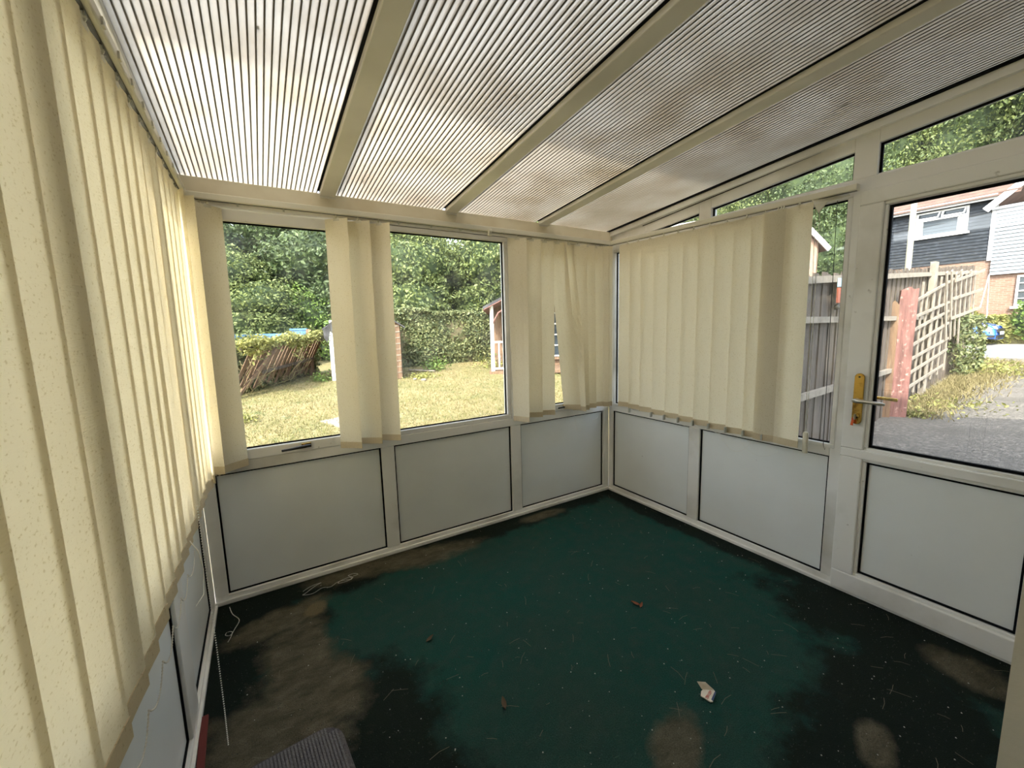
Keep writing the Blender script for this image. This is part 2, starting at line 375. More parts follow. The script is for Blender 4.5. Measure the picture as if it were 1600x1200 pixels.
# ---- back wall (plane y = 0, frames from y=0 to y=.06) ; frames stand proud of the panels
wb = obj('wall_back', MB().box(W, 0, 0, .06, 0, .043).box(W, 0, 0, .06, .68, .735).box(W, 0, 0, .06, 1.975, 2.06)
         .box(W, -2.672, 0, .06, .043, .68).box(-1.8565, -1.7787, 0, .06, .043, .68).box(-.9478, -.8656, 0, .06, .043, .68).box(-.0618, 0, 0, .06, .043, .68)
         .box(W, -2.66, 0, .06, .735, 1.975).box(-1.845, -1.79, 0, .06, .735, 1.975).box(-.936, -.877, 0, .06, .735, 1.975).box(-.05, 0, 0, .06, .735, 1.975),
         'upvc', None, (0, 0, 0), .003)
tag(wb, kind='structure')
for a0, a1 in ((-2.672, -1.8565), (-1.7787, -.9478), (-.8656, -.0618)): panel(wb, 0, .018, 1, a0, a1, .043, .68)
for a, b_ in ((-2.672, -1.8565), (-1.7787, -.9478), (-.8656, -.0618)):
    obj('glazing_bead', B(a, b_, .006, .02, .036, .0445), 'upvc', wb)
tr = obj('trim_1', MB().box(W, -.01, -.014, 0, .0, .022), 'upvc', None, None, .003); tag(tr, kind='structure')

def casement(name, ax, plane, a0, a1, z0, z1, handle=True, sash=.052, handle_at=None):
    """window frame with a sash, pane, black seal and handle"""
    wmb = MB()
    if ax == 0: frame_rect(wmb, 0, plane-.004, plane+.05, a0, a1, z0, z1, sash)
    else: frame_rect(wmb, 1, plane-.0+.004-.008, plane+.05, a0, a1, z0, z1, sash)
    wo = obj(name, wmb, 'upvc', None, ((a0+a1)/2, plane, z0) if ax == 0 else (plane, (a0+a1)/2, z0), .005); tag(wo, kind='structure')
    i0, i1, j0, j1 = a0+sash, a1-sash, z0+sash, z1-sash
    if ax == 0: obj('glass_pane', B(i0-.005, i1+.005, plane+.026, plane+.030, j0-.005, j1+.005), 'glass', wo)
    else: obj('glass_pane', B(plane+.026, plane+.030, i0-.005, i1+.005, j0-.005, j1+.005), 'glass', wo)
    g = MB(); frame_rect(g, ax, plane+.016, plane+.024, i0-.001, i1+.001, j0-.001, j1+.001, .008); obj('gasket', g, 'gasket', wo)
    return wo
w1 = casement('window_1', 0, .0, -2.66, -1.845, .735, 1.965, sash=.054)
w2 = casement('window_2', 0, .008, -1.79, -.936, .735, 1.972, sash=.030)
w3 = casement('window_3', 0, .0, -.877, -.05, .735, 1.972, sash=.054)
def window_handle(parent, x, z, lever=.10):
    h = obj('handle', MB().box(x-.014, x+.034, -.016, -.003, z-.013, z+.013).tube([(x, -.018, z), (x, -.034, z)], .008, 8), 'brass', parent, (x, -.004, z), .003)
    obj('lever', MB().tube([(x+.03, -.034, z+.002), (x, -.036, z), (x-lever*.6, -.036, z-.004), (x-lever, -.034, z-.006)], [.006, .009, .0065, .006], 8), 'dark', h)
window_handle(w1, -2.262, .768, .11); window_handle(w3, -.47, .772, .08)

# ---- right wall (plane x = 0) with the door
gt = lambda y: 1.975 - .1*y       # top edge of the gable glass
rw = MB()
rw.box(0, .06, -1.606, 0, 0, .043).box(0, .06, -1.5571, -.0455, .68, .725).box(0, .06, -.0455, 0, .043, 1.945)
rw.box(0, .06, -.8329, -.7511, .043, .68).box(0, .06, -1.606, -1.5571, .043, 1.95)
rw.box(0, .06, -2.36, 0, 1.945, 2.005)
rw.prism([(-.35, 2.005), (0, 2.005), (0, zroof(0)-.012), (-.35, zroof(-.35)-.012)], 0, 0, .06)
for a, b_ in ((-.35, -.776), (-.776, -.858), (-.858, -1.567), (-1.567, -1.657), (-1.657, -2.30), (-2.30, -2.40)):
    mull = (a, b_) in ((-.776, -.858), (-1.567, -1.657), (-2.30, -2.40))
    za, zb_ = (2.005, 2.005) if mull else (gt(a), gt(b_))
    rw.prism([(b_, zb_), (a, za), (a, zroof(a)-.012), (b_, zroof(b_)-.012)], 0, 0, .06)
rw.box(0, .06, -2.42, -2.33, 0, 1.95)
wr = obj('wall_right', rw, 'upvc', None, (0, 0, 0), .003); tag(wr, kind='structure')
panel(wr, 1, .018, 1, -.7511, -.0455, .043, .68); panel(wr, 1, .018, 1, -1.5571, -.8329, .043, .68)
obj('rafter_strip', MB().obox((-.012, .0, zroof(0)-.03), (-.012, -2.40, zroof(-2.4)-.03), .024, .034), 'upvc', wr)
obj('gasket', MB().obox((-.026, .0, zroof(0)-.006), (-.026, -2.40, zroof(-2.4)-.006), .012, .012).obox((.003, -.33, gt(-.33)+.062), (.003, -2.38, gt(-2.38)+.060), .012, .004), 'gasket', wr)
tr = obj('trim_2', B(-.016, 0, -2.33, -.014, 0, .018), 'upvc', None, None, .003); tag(tr, kind='structure')
def gable_pane(name, a, b_):
    wo = obj(name, MB().box(.012, .03, b_, a, 2.005, 2.012), 'upvc', None, (0, (a+b_)/2, 2.0)); tag(wo, kind='structure')
    za, zb_ = gt(a), gt(b_)
    obj('glass_pane', MB().prism([(b_, 2.005), (a, 2.005), (a, za+.004), (b_, zb_+.004)], 0, .026, .030), 'glass', wo)
    g = MB().obox((.022, a, za-.004), (.022, b_, zb_-.004), .008, .010).obox((.022, b_+.004, 2.012), (.022, b_+.004, zb_), .008, .008, (0, 1, 0)).obox((.022, a-.004, 2.012), (.022, a-.004, max(za, 2.02)), .008, .012, (0, 1, 0))
    obj('gasket', g, 'gasket', wo)
gable_pane('window_4', -.352, -.776); gable_pane('window_5', -.858, -1.567); gable_pane('window_6', -1.657, -2.30)
w7 = casement('window_7', 1, .0, -1.5571-.02, -.0435, .722, 1.950, sash=.022)
obj('gasket', B(-.002, .004, -1.610, -1.606, .02, 1.94), 'gasket', w7)
# scuff marks on the two panels are in the panel material

# door leaf
dr = MB()
dx0, dx1 = -.028, .045
dr.box(dx0, dx1, -2.32, -1.612, .014, .110).box(dx0, dx1, -2.32, -1.612, .705, .748).box(dx0, dx1, -2.32, -1.612, 1.878, 1.94)
dr.box(dx0, dx1, -1.700, -1.612, .110, .705).box(dx0, dx1, -1.700, -1.612, .748, 1.878).box(dx0, dx1, -2.32, -2.232, .110, .705).box(dx0, dx1, -2.32, -2.232, .748, 1.878)
door = obj('door_1', dr, 'upvc', None, (0, -1.62, 0), .005); tag(door, kind='structure')
bd = MB(); frame_rect(bd, 1, -.016, .02, -2.234, -1.698, .108, .707, .016); frame_rect(bd, 1, -.016, .02, -2.234, -1.698, .746, 1.880, .016)
obj('glazing_bead', bd, 'upvc', door, None, .004)
panel(door, 1, .002, 1, -2.218, -1.714, .127, .6886, 'door_panel')
obj('glass_pane', B(.012, .016, -2.22, -1.712, .76, 1.866), 'glass', door)
g = MB(); frame_rect(g, 1, -.004, .010, -2.219, -1.713, .763, 1.860, .011); obj('gasket', g, 'gasket', door)
# handle: long plate with rounded ends, lever, key cylinder
def stadium(y, z0, z1, r, n=8):
    pts = [(y + r*math.cos(t), z1-r + r*math.sin(t)) for t in [PI*i/n for i in range(n+1)]]
    pts += [(y - r*math.cos(t), z0+r - r*math.sin(t)) for t in [PI*i/n for i in range(n+1)]]
    return pts
hy = -1.668
hp = obj('door_handle', MB().prism(stadium(hy, .872, 1.115, .019), 0, -.037, -.028), 'brass', door, (-.03, hy, .99), .002); hp['label'] = 'tarnished brass lever handle'
obj('lever', MB().tube([(-.036, hy+.002, .988), (-.066, hy+.002, .988)], .010, 10).tube([(-.064, hy+.010, .988), (-.068, hy-.01, .988), (-.068, hy-.05, .987), (-.066, hy-.09, .985), (-.063, hy-.108, .983)], [.008, .011, .008, .0085, .006], 10), 'steel', hp)
obj('key_cylinder', MB().tube([(-.037, hy-.001, .912), (-.043, hy-.001, .912)], .011, 12).box(-.043, -.037, hy-.006, hy+.004, .890, .912), 'brass', hp)
obj('key', MB().tube([(-.043, hy-.001, .912), (-.055, hy-.001, .912)], .0035, 6).box(-.066, -.048, hy-.003, hy+.001, .898, .924), 'steel', hp)
obj('key_tag', MB().obox((-.056, hy+.004, .905), (-.054, hy+.010, .868), .010, .003, (1, 0, 0)), 'orange', hp)
obj('screw', MB().tube([(-.036, hy, 1.098), (-.039, hy, 1.098)], .004, 8), 'dark', hp)
ho = obj('outer_handle', MB().prism(stadium(hy, .872, 1.115, .019), 0, .045, .054).tube([(.05, hy, .99), (.085, hy, .99)], .009, 8).tube([(.083, hy+.006, .99), (.086, hy-.06, .99), (.08, hy-.11, .988)], .008, 8), 'brass', door)

# ---- left wall (plane x = W)
lw = MB().box(W-.06, W, -3.0, 0, 0, .034).box(W-.06, W, -3.0, 0, .68, .735).box(W-.06, W, -3.0, 0, 1.975, 2.085)
LM = [(-.077, 0), (-.852, -.704), (-1.62, -1.54), (-2.36, -2.28)]
for a, b_ in LM: lw.box(W-.06, W, a, b_, .034, .68)
for a, b_ in ((-.06, 0), (-.81, -.76), (-1.60, -1.56), (-2.34, -2.30)): lw.box(W-.06, W, a, b_, .735, 1.975)
wlft = obj('wall_left', lw, 'upvc', None, (W, 0, 0), .003); tag(wlft, kind='structure')
spans = [(-.704, -.077), (-1.54, -.852), (-2.28, -1.62)]
for k, (a, b_) in enumerate(spans):
    panel(wlft, 1, W-.018, -1, a, b_, .034, .68)
    bm_ = MB(); frame_rect(bm_, 1, W-.02, W-.004, a-.004, b_+.004, .030, .684, .0042); obj('glazing_bead', bm_, 'upvc', wlft)
    a, b_ = ((-.76, -.06), (-1.56, -.81), (-2.30, -1.60))[k]
    wm = MB(); frame_rect(wm, 1, W-.055, W+.002, a, b_, .735, 1.975, .032); wm.box(W-.055, W+.002, a+.032, b_-.032, .767, .875)  # deep bottom rail added to stop sun passing under the slat hems
    wo = obj('window_%d' % (8+k), wm, 'upvc', None, (W, (a+b_)/2, .735), .004); tag(wo, kind='structure')
    obj('glass_pane', B(W-.034, W-.03, a+.03, b_-.03, .775, 1.935), 'glass', wo)
    g = MB(); frame_rect(g, 1, W-.028, W-.02, a+.034, b_-.034, .876, 1.931, .008); obj('gasket', g, 'gasket', wo)
bl = obj('baseboard_left', B(W-.004, W+.010, -3.0, -.02, 0, .016), 'upvc'); tag(bl, kind='structure')

# ---- roof
def roofbar(mb, x0, x1, yb, yf, below, above):
    """bar following the roof slope between x0 and x1, spanning from z-below to z+above"""
    return mb.prism([(yb, zroof(yb)-below), (yf, zroof(yf)-below), (yf, zroof(yf)+above), (yb, zroof(yb)+above)], 0, x0, x1)
YF = -2.40
eb = obj('trim_3', MB().box(W, -.002, -.030, .10, 2.015, 2.086).box(W, 0, -.012, 0, 1.99, 2.02), 'fascia', None, None, .003); tag(eb, kind='structure')
ceil = empty('ceiling', (W/2, -1.2, 2.2), kind='structure')
RX = [-2.085, -1.388, -.697]
for x in RX:
    r_ = obj('rafter', roofbar(MB(), x, x+.075, -.022, YF, .026, .05), 'rafter', ceil, None, .004)
    obj('gasket', roofbar(MB(), x-.010, x, -.028, YF, .004, .001), 'gasket', r_)
    obj('end_cap', B(x+.002, x+.073, -.0335, -.022, 2.064, 2.098), 'rafter', r_)
wall_rafter = obj('rafter', roofbar(MB(), W-.04, W+.052, -.01, YF, .024, .05), 'upvc', ceil, None, .004)
obj('rafter', roofbar(MB(), .0, .06, .06, YF, -.013, .05), 'rafter', ceil, None, .004)
bays = [(W+.05, RX[0]-.008), (RX[0]+.073, RX[1]-.008), (RX[1]+.073, RX[2]-.008), (RX[2]+.073, -.004)]
pitch = .0205
ribme = None
TILT = math.atan(SL)
for a, b_ in bays:
    sh = obj('roof_sheet', roofbar(MB(), a, b_, .08, YF, .0, .0009), 'poly_low', ceil)
    obj('upper_skin', roofbar(MB(), a, b_, .08, YF, -.0095, .0105), 'poly_up', sh)
    nr = int(round((b_-a)/pitch)); 
    for i in range(nr+1):
        x = a + (b_-a)*i/nr
        if ribme is None:
            mb = roofbar(MB(), -.0024, .0024, .08, YF, .0012, .0085); ribme = mesh_from('flute_rib', mb, M['rib'], (0, 0, 0))
        o = bpy.data.objects.new('flute_rib', ribme); C.objects.link(o); o.parent = sh
        o.location = Vector((x, 0, 0)) - org(sh)
sh_ = [o for o in bpy.data.objects if o.name.startswith('roof_sheet')]
for k, (x, y, s_) in enumerate(((-2.35, -1.05, .012), (-.35, -1.30, .02), (-.28, -1.62, .018), (-.5, -1.62, .014), (-.42, -1.95, .016), (-.95, -1.25, .014), (-1.25, -1.75, .013), (-1.02, -2.0, .015), (-1.55, -1.1, .011), (-1.9, -.2, .012), (-2.3, -1.5, .014))):
    par = sh_[0 if x < -2.09 else 1 if x < -1.4 else 2 if x < -.7 else 3]
    mb = MB(); mb.ball((x, y, zroof(y)+.0055), s_*.5, 7, 4); mb.v = [(x+(a-x)*.6, y+(b_-y)*1.7, zroof(y)+.0055+(c_-zroof(y)-.0055)*.25) for a, b_, c_ in mb.v]
    obj('roof_debris', mb, 'dark', par)  # flattened dark specks added as bits of leaf debris on the roof
# ---- the house: wall the conservatory leans on, and its storey and roof that cast the shade outside
wf = obj('wall_front', MB().box(-1.40, .78, -2.62, -2.36, -.1, 2.42).box(-3.35, -2.95, -2.75, -2.45, -.1, 2.42).box(-2.95, -1.40, -2.75, -2.50, 2.12, 2.42), 'wall', None, (0, -2.4, 0)); tag(wf, kind='structure')
hs = obj('wall_house', MB().box(-4.9, .78, -7.5, -2.42, 2.42, 4.4).box(-4.9, -3.35, -7.5, -2.42, -.1, 2.42).box(-3.35, -3.2, -6.4, -2.75, -.1, 2.42).box(.45, .78, -6.4, -2.64, -.1, 2.42)
         .box(-3.2, .45, -6.4, -6.2, -.1, 2.42), 'wall', None, (0, -2.4, 0)); tag(hs, kind='structure')
hf = obj('floor_house', B(-3.2, .45, -6.4, -3.4, -.05, 0), 'wall'); tag(hf, kind='structure')
hr = obj('ceiling_house', MB().prism([(-7.9, 4.38), (-2.34, 4.38), (-2.34, 4.5), (-5.1, 5.7), (-7.9, 4.5)], 0, -5.0, 1.1), 'tiles', None, (0, -2.4, 4.85)); tag(hr, kind='structure')

# ------------------------------------------------------------------ vertical blinds
SW, NR = .127, 14
def slat_mesh(top, bot, ang0, ang1, z1, z0, bow=.0018, hemh=.035, curve=0.0):
    """ribbon from top point to bottom point (x, y), turned ang0 at the top to ang1 at the bottom"""
    fab, hem = MB(), MB()
    def row(t, off=0):
        e = t*t*(3-2*t)
        cx = top[0]+(bot[0]-top[0])*t; cy = top[1]+(bot[1]-top[1])*t
        a = ang0+(ang1-ang0)*e; z = z1+(z0-z1)*t; u = Vector((math.cos(a), math.sin(a), 0)); n = Vector((-math.sin(a), math.cos(a), 0))
        c = Vector((cx, cy, z)); out = []
        for i in range(5):
            s_ = -1+i*.5
            out.append(c+u*(s_*SW/2)+n*(bow*(1-s_*s_)+off+curve*math.sin(PI*t)))
        return out
    def sheet(mb, ts, th):
        vs = []
        for t in ts: vs += row(t, th/2) + row(t, -th/2)
        fs = []
        for i in range(len(ts)-1):
            for k in range(4):
                a = i*10+k; b = (i+1)*10+k
                fs.append((a, a+1, b+1, b)); fs.append((a+5, b+5, b+6, a+6))
            a = i*10; b = (i+1)*10
            fs.append((a, b, b+5, a+5)); fs.append((a+4, a+9, b+9, b+4))
        fs.append((0, 5, 6, 1)); fs.append((1, 6, 7, 2)); fs.append((2, 7, 8, 3)); fs.append((3, 8, 9, 4))
        e = (len(ts)-1)*10
        for k in range(4): fs.append((e+k, e+k+1, e+k+6, e+k+5))
        mb.add(vs, fs, False)
    H = z1-z0; th = hemh/H
    sheet(fab, [i/NR*(1-th) for i in range(NR+1)], .0007)
    sheet(hem, [1-th*1.02, 1-th*.5, 1], .0045)
    return fab, hem, row
def add_slat(blind, top, ang, z1=1.958, z0=.725, bot=None, ang1=None, mat_='fabric', hook=True, curve=0.0, zr=None):
    bot = bot or top; ang1 = ang if ang1 is None else ang1
    fab, hem, row = slat_mesh(top, bot, ang, ang1, z1, z0, curve=curve)
    s_ = obj('slat', fab, mat_, blind, (top[0], top[1], z1))
    h = obj('hem', hem, 'hem', s_)
    k = MB(); zr = zr or z1+.022
    a = Vector((math.cos(ang), math.sin(ang), 0))
    c = Vector((top[0], top[1], z1))
    k.add([c+a*.018+Vector((0, 0, -.012)), c-a*.018+Vector((0, 0, -.012)), c-a*.014+Vector((0, 0, .004)), c+a*.014+Vector((0, 0, .004))], [(0, 1, 2, 3)])
    k.tube([c, c+Vector((0, 0, zr-z1))], .0028, 6).ball(c+Vector((0, 0, .006)), .006)
    obj('hook', k, 'plastic', s_)
    return [row(1.0)[i] for i in (0, 4)]
def chain_between(mb, p, q, sag, r=.0014, n=8):
    p = Vector(p); q = Vector(q)
    pts = [p.lerp(q, i/n) + Vector((0, 0, -sag*4*(i/n)*(1-i/n))) for i in range(n+1)]
    mb.tube(pts, r, 5); return pts
def bead_run(mb, pts, step=.012, r=.0024):
    pts = [Vector(p) for p in pts]; acc = 0
    for a, b_ in zip(pts, pts[1:]):
        d = (b_-a).length; t = acc
        while t < d: mb.ball(a.lerp(b_, t/d), r, 5, 3); t += step
        acc = t-d
    return mb

# back blind
RD = math.radians
bb = empty('vertical_blind', (-1.35, -.07, 1.96), 'cream vertical blind across the garden windows, slats bunched at its ends', 'blind')
obj('headrail', B(W+.04, -.035, -.088, -.052, 1.977, 2.006), 'plastic', bb, None, .004)
obj('rail_slot', B(W+.05, -.04, -.076, -.064, 1.9755, 1.9775), 'dark', bb)
for x, a, xb, zz in ((-2.648, 72, -2.648, .712), (-2.628, 74, -2.632, .715), (-2.610, 70, -2.618, .712), (-2.594, 72, -2.604, .716), (-2.566, 38, -2.572, .715)):
    add_slat(bb, (x, -.07), RD(a), z0=zz, bot=(xb, -.07), curve=.004)
for x, a, zz in ((-2.021, -40, .728), (-1.911, -36, .735), (-1.803, -40, .737)):
    add_slat(bb, (x, -.07), RD(a), z0=zz, bot=(x-.012, -.075), curve=-.004)
for x, a, xb, a1, zz in ((-.905, -28, -.905, -62, .722), (-.79, -26, -.80, -30, .738), (-.68, -24, -.69, -26, .740), (-.57, -20, -.448, -38, .752),
                     (-.47, 20, -.385, -72, .735), (-.385, -28, -.36, -30, .735), (-.30, -26, -.29, -28, .742), (-.215, -20, -.215, -20, .745), (-.165, -60, -.165, -60, .743), (-.145, -66, -.145, -66, .744), (-.118, -70, -.118, -70, .745)):
    add_slat(bb, (x, -.07), RD(a), z0=zz, bot=(xb, -.075), ang1=RD(a1))
for k in range(12):
    x = -2.45+k*.19
    if -1.75 < x < -1.0 or x < -2.1: obj('carrier', B(x-.004, x+.004, -.074, -.066, 1.963, 1.978), 'plastic_grey', bb)
for p, q, s_ in (((-.37, -.10, .74), (-.12, -.08, .75), .10), ((-.46, -.10, .74), (-.44, -.12, .60), .0)): cb = MB(); chain_between(cb, p, q, s_, .0009); obj('bead_chain', cb, 'bead', bb)
obj('chain_spool', MB().tube([(-1.12, -.09, 1.975), (-1.12, -.11, 1.975)], .010, 8).box(-1.13, -1.11, -.1, -.085, 1.95, 1.985), 'plastic', bb)

# right blind
rb = empty('vertical_blind', (-.07, -.8, 1.95), 'cream vertical blind closed over the side window beside the door', 'blind')
zh = lambda y: 1.975 + .022*(y+.1)          # the rail sags towards the door
obj('headrail', MB().obox((-.062, -.06, zh(-.06)+.014), (-.062, -1.615, zh(-1.615)+.014), .036, .029), 'plastic', rb, None, .004)
obj('rail_slot', MB().obox((-.062, -.07, zh(-.07)-.001), (-.062, -1.61, zh(-1.61)-.001), .010, .002), 'dark', rb)
ends = []
ys = [-.252, -.352, -.455, -.567, -.679, -.790, -.898, -1.006, -1.118]
for i, y in enumerate(ys):
    e = add_slat(rb, (-.07, y), RD(90+(13 if i else 18)), z1=zh(y)-.018, z0=.752-.0045*i, zr=zh(y)); ends.append(e)
for y, a, x in ((-1.218, 103, -.072), (-1.285, 106, -.078), (-1.302, 106, -.082), (-1.316, 106, -.086)):
    e = add_slat(rb, (x, y), RD(a), z1=zh(y)-.018, z0=.716, zr=zh(y)); ends.append(e)
add_slat(rb, (-.094, -1.392), RD(84), z1=zh(-1.39)-.018, z0=.716, zr=zh(-1.39))
cy = [-.315, -.515, -.625, -.735, -.845, -.955, -1.065, -1.17, -1.275]
for i, (y0, y1) in enumerate(zip(cy, cy[1:])):
    z0 = .750-.03*(i/8); 
    if i in (0, 2, 3, 4, 5):
        cb = MB(); chain_between(cb, (-.088, y0, z0), (-.088, y1, z0-.004), (.035, .0, .018, .035, .022, .028, 0, 0)[i], .0010); obj('bead_chain', cb, 'bead', rb)
for p, q, sg_, r_ in (((-.06, -1.0, .70), (-.05, -1.20, .69), .09, .0008), ((-.05, -1.12, .68), (-.05, -1.34, .66), .06, .0006)):
    cb = MB(); chain_between(cb, p, q, sg_, r_); obj('thread', cb, 'bead', rb)
for y in cy: obj('chain_clip', B(-.108, -.088, y-.0035, y+.0035, .722-.004*(-y), .756-.004*(-y)), 'plastic_grey', rb)
# broken bracket and control cords at the door end
obj('bracket', MB().add([(-.075, -1.435, 1.945), (-.03, -1.56, 1.95), (-.05, -1.58, 1.935), (-.07, -1.50, 1.925), (-.08, -1.47, 1.88), (-.085, -1.455, 1.915),
     (-.073, -1.435, 1.940), (-.028, -1.56, 1.945), (-.048, -1.58, 1.930), (-.068, -1.50, 1.920), (-.078, -1.47, 1.875), (-.083, -1.455, 1.910)],
     [(0, 1, 2, 3, 4, 5), (11, 10, 9, 8, 7, 6), (0, 6, 7, 1), (1, 7, 8, 2), (2, 8, 9, 3), (3, 9, 10, 4), (4, 10, 11, 5), (5, 11, 6, 0)]), 'plastic', rb)
co = MB().tube([(-.07, -1.47, 1.93), (-.068, -1.475, 1.3), (-.07, -1.478, .80)], .0012, 5).tube([(-.07, -1.452, 1.93), (-.068, -1.463, 1.3), (-.07, -1.472, .80)], .0012, 5)
obj('cord', co, 'plastic', rb)
obj('cord_weight', MB().tube([(-.07, -1.476, .80), (-.07, -1.476, .79), (-.07, -1.477, .69)], [.010, .0135, .013], 8), 'plastic', rb, None, .002)
ch = MB().tube([(-.05, -1.532, 1.92), (-.05, -1.540, 1.3), (-.05, -1.548, .745), (-.05, -1.556, .722), (-.05, -1.562, .745), (-.05, -1.556, 1.3), (-.05, -1.552, 1.90)], .0014, 5)
obj('loop_chain', ch, 'dark', rb)

# left blind, the one nearest the camera
lb = empty('vertical_blind', (-2.655, -1.2, 1.97), 'cream vertical blind closed along the left side, nearest slats filling the left edge', 'blind')
obj('headrail', B(-2.673, -2.637, -3.0, -.10, 1.982, 2.010), 'plastic', lb, None, .004)
obj('rail_slot', B(-2.660, -2.650, -2.9, -.10, 1.980, 1.983), 'dark', lb)
LS = dict(z1=1.962, zr=1.981)
add_slat(lb, (-2.655, -.150), RD(90+55), z0=.74, bot=(-2.660, -.18), **LS)
add_slat(lb, (-2.655, -.225), RD(90+25), z0=.735, bot=(-2.665, -.265), **LS)
add_slat(lb, (-2.657, -.315), RD(90-6), z0=.72, bot=(-2.657, -.380), ang1=RD(90-8), **LS)
for y, yb in ((-.424, -.487), (-.534, -.592), (-.644, -.690), (-.757, -.790), (-.872, -.892)):
    add_slat(lb, (-2.655, y), RD(90-5), z0=.748, bot=(-2.655, yb), **LS)
for y, yb in ((-.985, -1.020), (-1.092, -1.105), (-1.200, -1.205), (-1.308, -1.308), (-1.418, -1.418), (-1.530, -1.530), (-1.622, -1.622), (-1.735, -1.735), (-1.845, -1.845), (-1.955, -1.955), (-2.065, -2.065), (-2.175, -2.175), (-2.285, -2.285)):
    add_slat(lb, (-2.655, y), RD(90-5), z0=.755, bot=(-2.655, yb), **LS)
cb = MB(); bd = MB()
ccy = [-1.05, -1.19, -1.30, -1.41, -1.52, -1.64, -1.75, -1.87, -1.98]
for y0, y1 in zip(ccy, ccy[1:]):
    pts = chain_between(cb, (-2.634, y0, .765), (-2.634, y1, .765), .030, .0009, 10); bead_run(bd, pts, .0055, .0018)
ob_ = obj('bead_chain', bd, 'bead', lb); obj('thread', cb, 'bead', ob_)
for k in range(18):
    y = -.2-k*.118; obj('carrier', B(-2.642, -2.633, y-.008, y+.008, 1.984, 2.000), 'plastic', lb)
hang = [(-2.60, -1.00, 1.1), (-2.60, -1.05, .80), (-2.605, -1.02, .55), (-2.64, -.93, .28), (-2.68, -.86, .10), (-2.70, -.80, .012), (-2.68, -.90, .006), (-2.655, -1.0, .006)]
oc = obj('control_chain', bead_run(MB(), [(-2.612, -1.075, .90), (-2.612, -1.07, .70), (-2.612, -1.06, .46), (-2.614, -1.05, .25), (-2.62, -1.02, .10)], .008, .0022), 'bead', lb)
oc2 = obj('tangled_cord', MB().tube([(-2.640, -1.06, .80), (-2.622, -1.075, .77), (-2.615, -1.085, .72), (-2.618, -1.11, .66), (-2.63, -1.16, .66)], [.001, .002, .001, .0015, .001], 6), 'bead', lb)

# ------------------------------------------------------------------ things on the carpet
def floor_chain(pts, label, r=.0020, step=.0062):
    mb = MB(); P3 = []
    for i in range(len(pts)-1):
        p0 = Vector((*pts[max(i-1, 0)], .003)); p1 = Vector((*pts[i], .003)); p2 = Vector((*pts[i+1], .003)); p3 = Vector((*pts[min(i+2, len(pts)-1)], .003))
        for k in range(6):
            t = k/6; P3.append(.5*((2*p1)+(-p0+p2)*t+(2*p0-5*p1+4*p2-p3)*t*t+(-p0+3*p1-3*p2+p3)*t**3))
    bead_run(mb, P3, step, r); o = obj('bead_chain', mb, 'bead'); return tag(o, label, 'chain', 'bead chains on the carpet')
floor_chain([(-2.34, -.115), (-2.30, -.09), (-2.25, -.085), (-2.28, -.10), (-2.33, -.14), (-2.345, -.15), (-2.30, -.165), (-2.25, -.14), (-2.21, -.155), (-2.17, -.13), (-2.13, -.135), (-2.10, -.145), (-2.105, -.12),
             (-2.15, -.125), (-2.17, -.145), (-2.12, -.15), (-2.09, -.13), (-2.11, -.10), (-2.08, -.095), (-2.06, -.115), (-2.09, -.12)], 'tangled white bead chain lying under the garden window')
floor_chain([(-2.67, -.05), (-2.655, -.12), (-2.625, -.19), (-2.64, -.25), (-2.655, -.29), (-2.675, -.28), (-2.67, -.26), (-2.65, -.27), (-2.655, -.31), (-2.665, -.34)], 'short white bead chain on dark mud in the left corner')
# grey ribbed doormat, only its corner in view
def rounded(x0, x1, y0, y1, r, n=6):
    pts = []
    for cx, cy, a0 in ((x1-r, y1-r, 0), (x0+r, y1-r, 90), (x0+r, y0+r, 180), (x1-r, y0+r, 270)):
        for k in range(n+1): a = RD(a0+90*k/n); pts.append((cx+r*math.cos(a), cy+r*math.sin(a)))
    return pts
M['mat'] = mat('mat_grey', (.085, .080, .085), .95, bump=(120, .5), var=((.14, .13, .125), 20, .45, .7)); M['mat2'] = mat('mat_rib', (.16, .15, .16), .95, bump=(150, .5))
dm = MB().prism(rounded(-.21, .21, -.45, .45, .07), 2, .001, .008)
ang = RD(5); cc0 = Vector((-2.475, -1.485, 0))
def turn(mb, a, c): mb.v = [tuple(Matrix.Rotation(a, 3, 'Z') @ Vector(v) + c) for v in mb.v]; return mb
dmo = obj('doormat', turn(dm, ang, cc0), 'mat', None, (-2.475, -1.485, 0)); tag(dmo, 'grey ribbed doormat with rounded corner at the bottom of the picture', 'doormat')
rbm = MB()
for k in range(39):
    x = -.192+k*.0101; inset = .035 if abs(x) > .17 else .008
    rbm.box(x-.003, x+.003, -.45+inset, .45-inset, .0078, .0125)
o = obj('rib', turn(rbm, ang, cc0), 'mat2', dmo); tag(o, kind='stuff')
# folded scrap of printed card
card = empty('card_scrap', (-1.13, -1.66, 0), 'folded scrap of white printed card with red lettering on the green carpet', 'card')
M['card'] = mat('card', (.72, .66, .56), .6, var=((.55, .47, .36), 30, .5, .75)); M['card_red'] = mat('card_red', (.50, .05, .03), .6); M['card_blue'] = mat('card_blue', (.04, .07, .16), .6)
R = r2.copy(); R.z = 0; R.normalize(); F = Vector((-R.y, R.x, 0))     # across and away, as the scrap lies
def cp(a, b_, z): return Vector((-1.13, -1.66, 0)) + R*a + F*b_ + Vector((0, 0, z))
lo = [(-.028, -.004), (-.005, -.030), (.004, -.030), (.034, .008), (.030, .020), (-.008, .022), (-.018, .014)]
n_ = len(lo)
body = MB().add([cp(a, b_, .004) for a, b_ in lo]+[cp(a, b_, .008) for a, b_ in lo], [tuple(range(n_-1, -1, -1)), tuple(range(n_, 2*n_))]+[(i, (i+1) % n_, n_+(i+1) % n_, n_+i) for i in range(n_)])
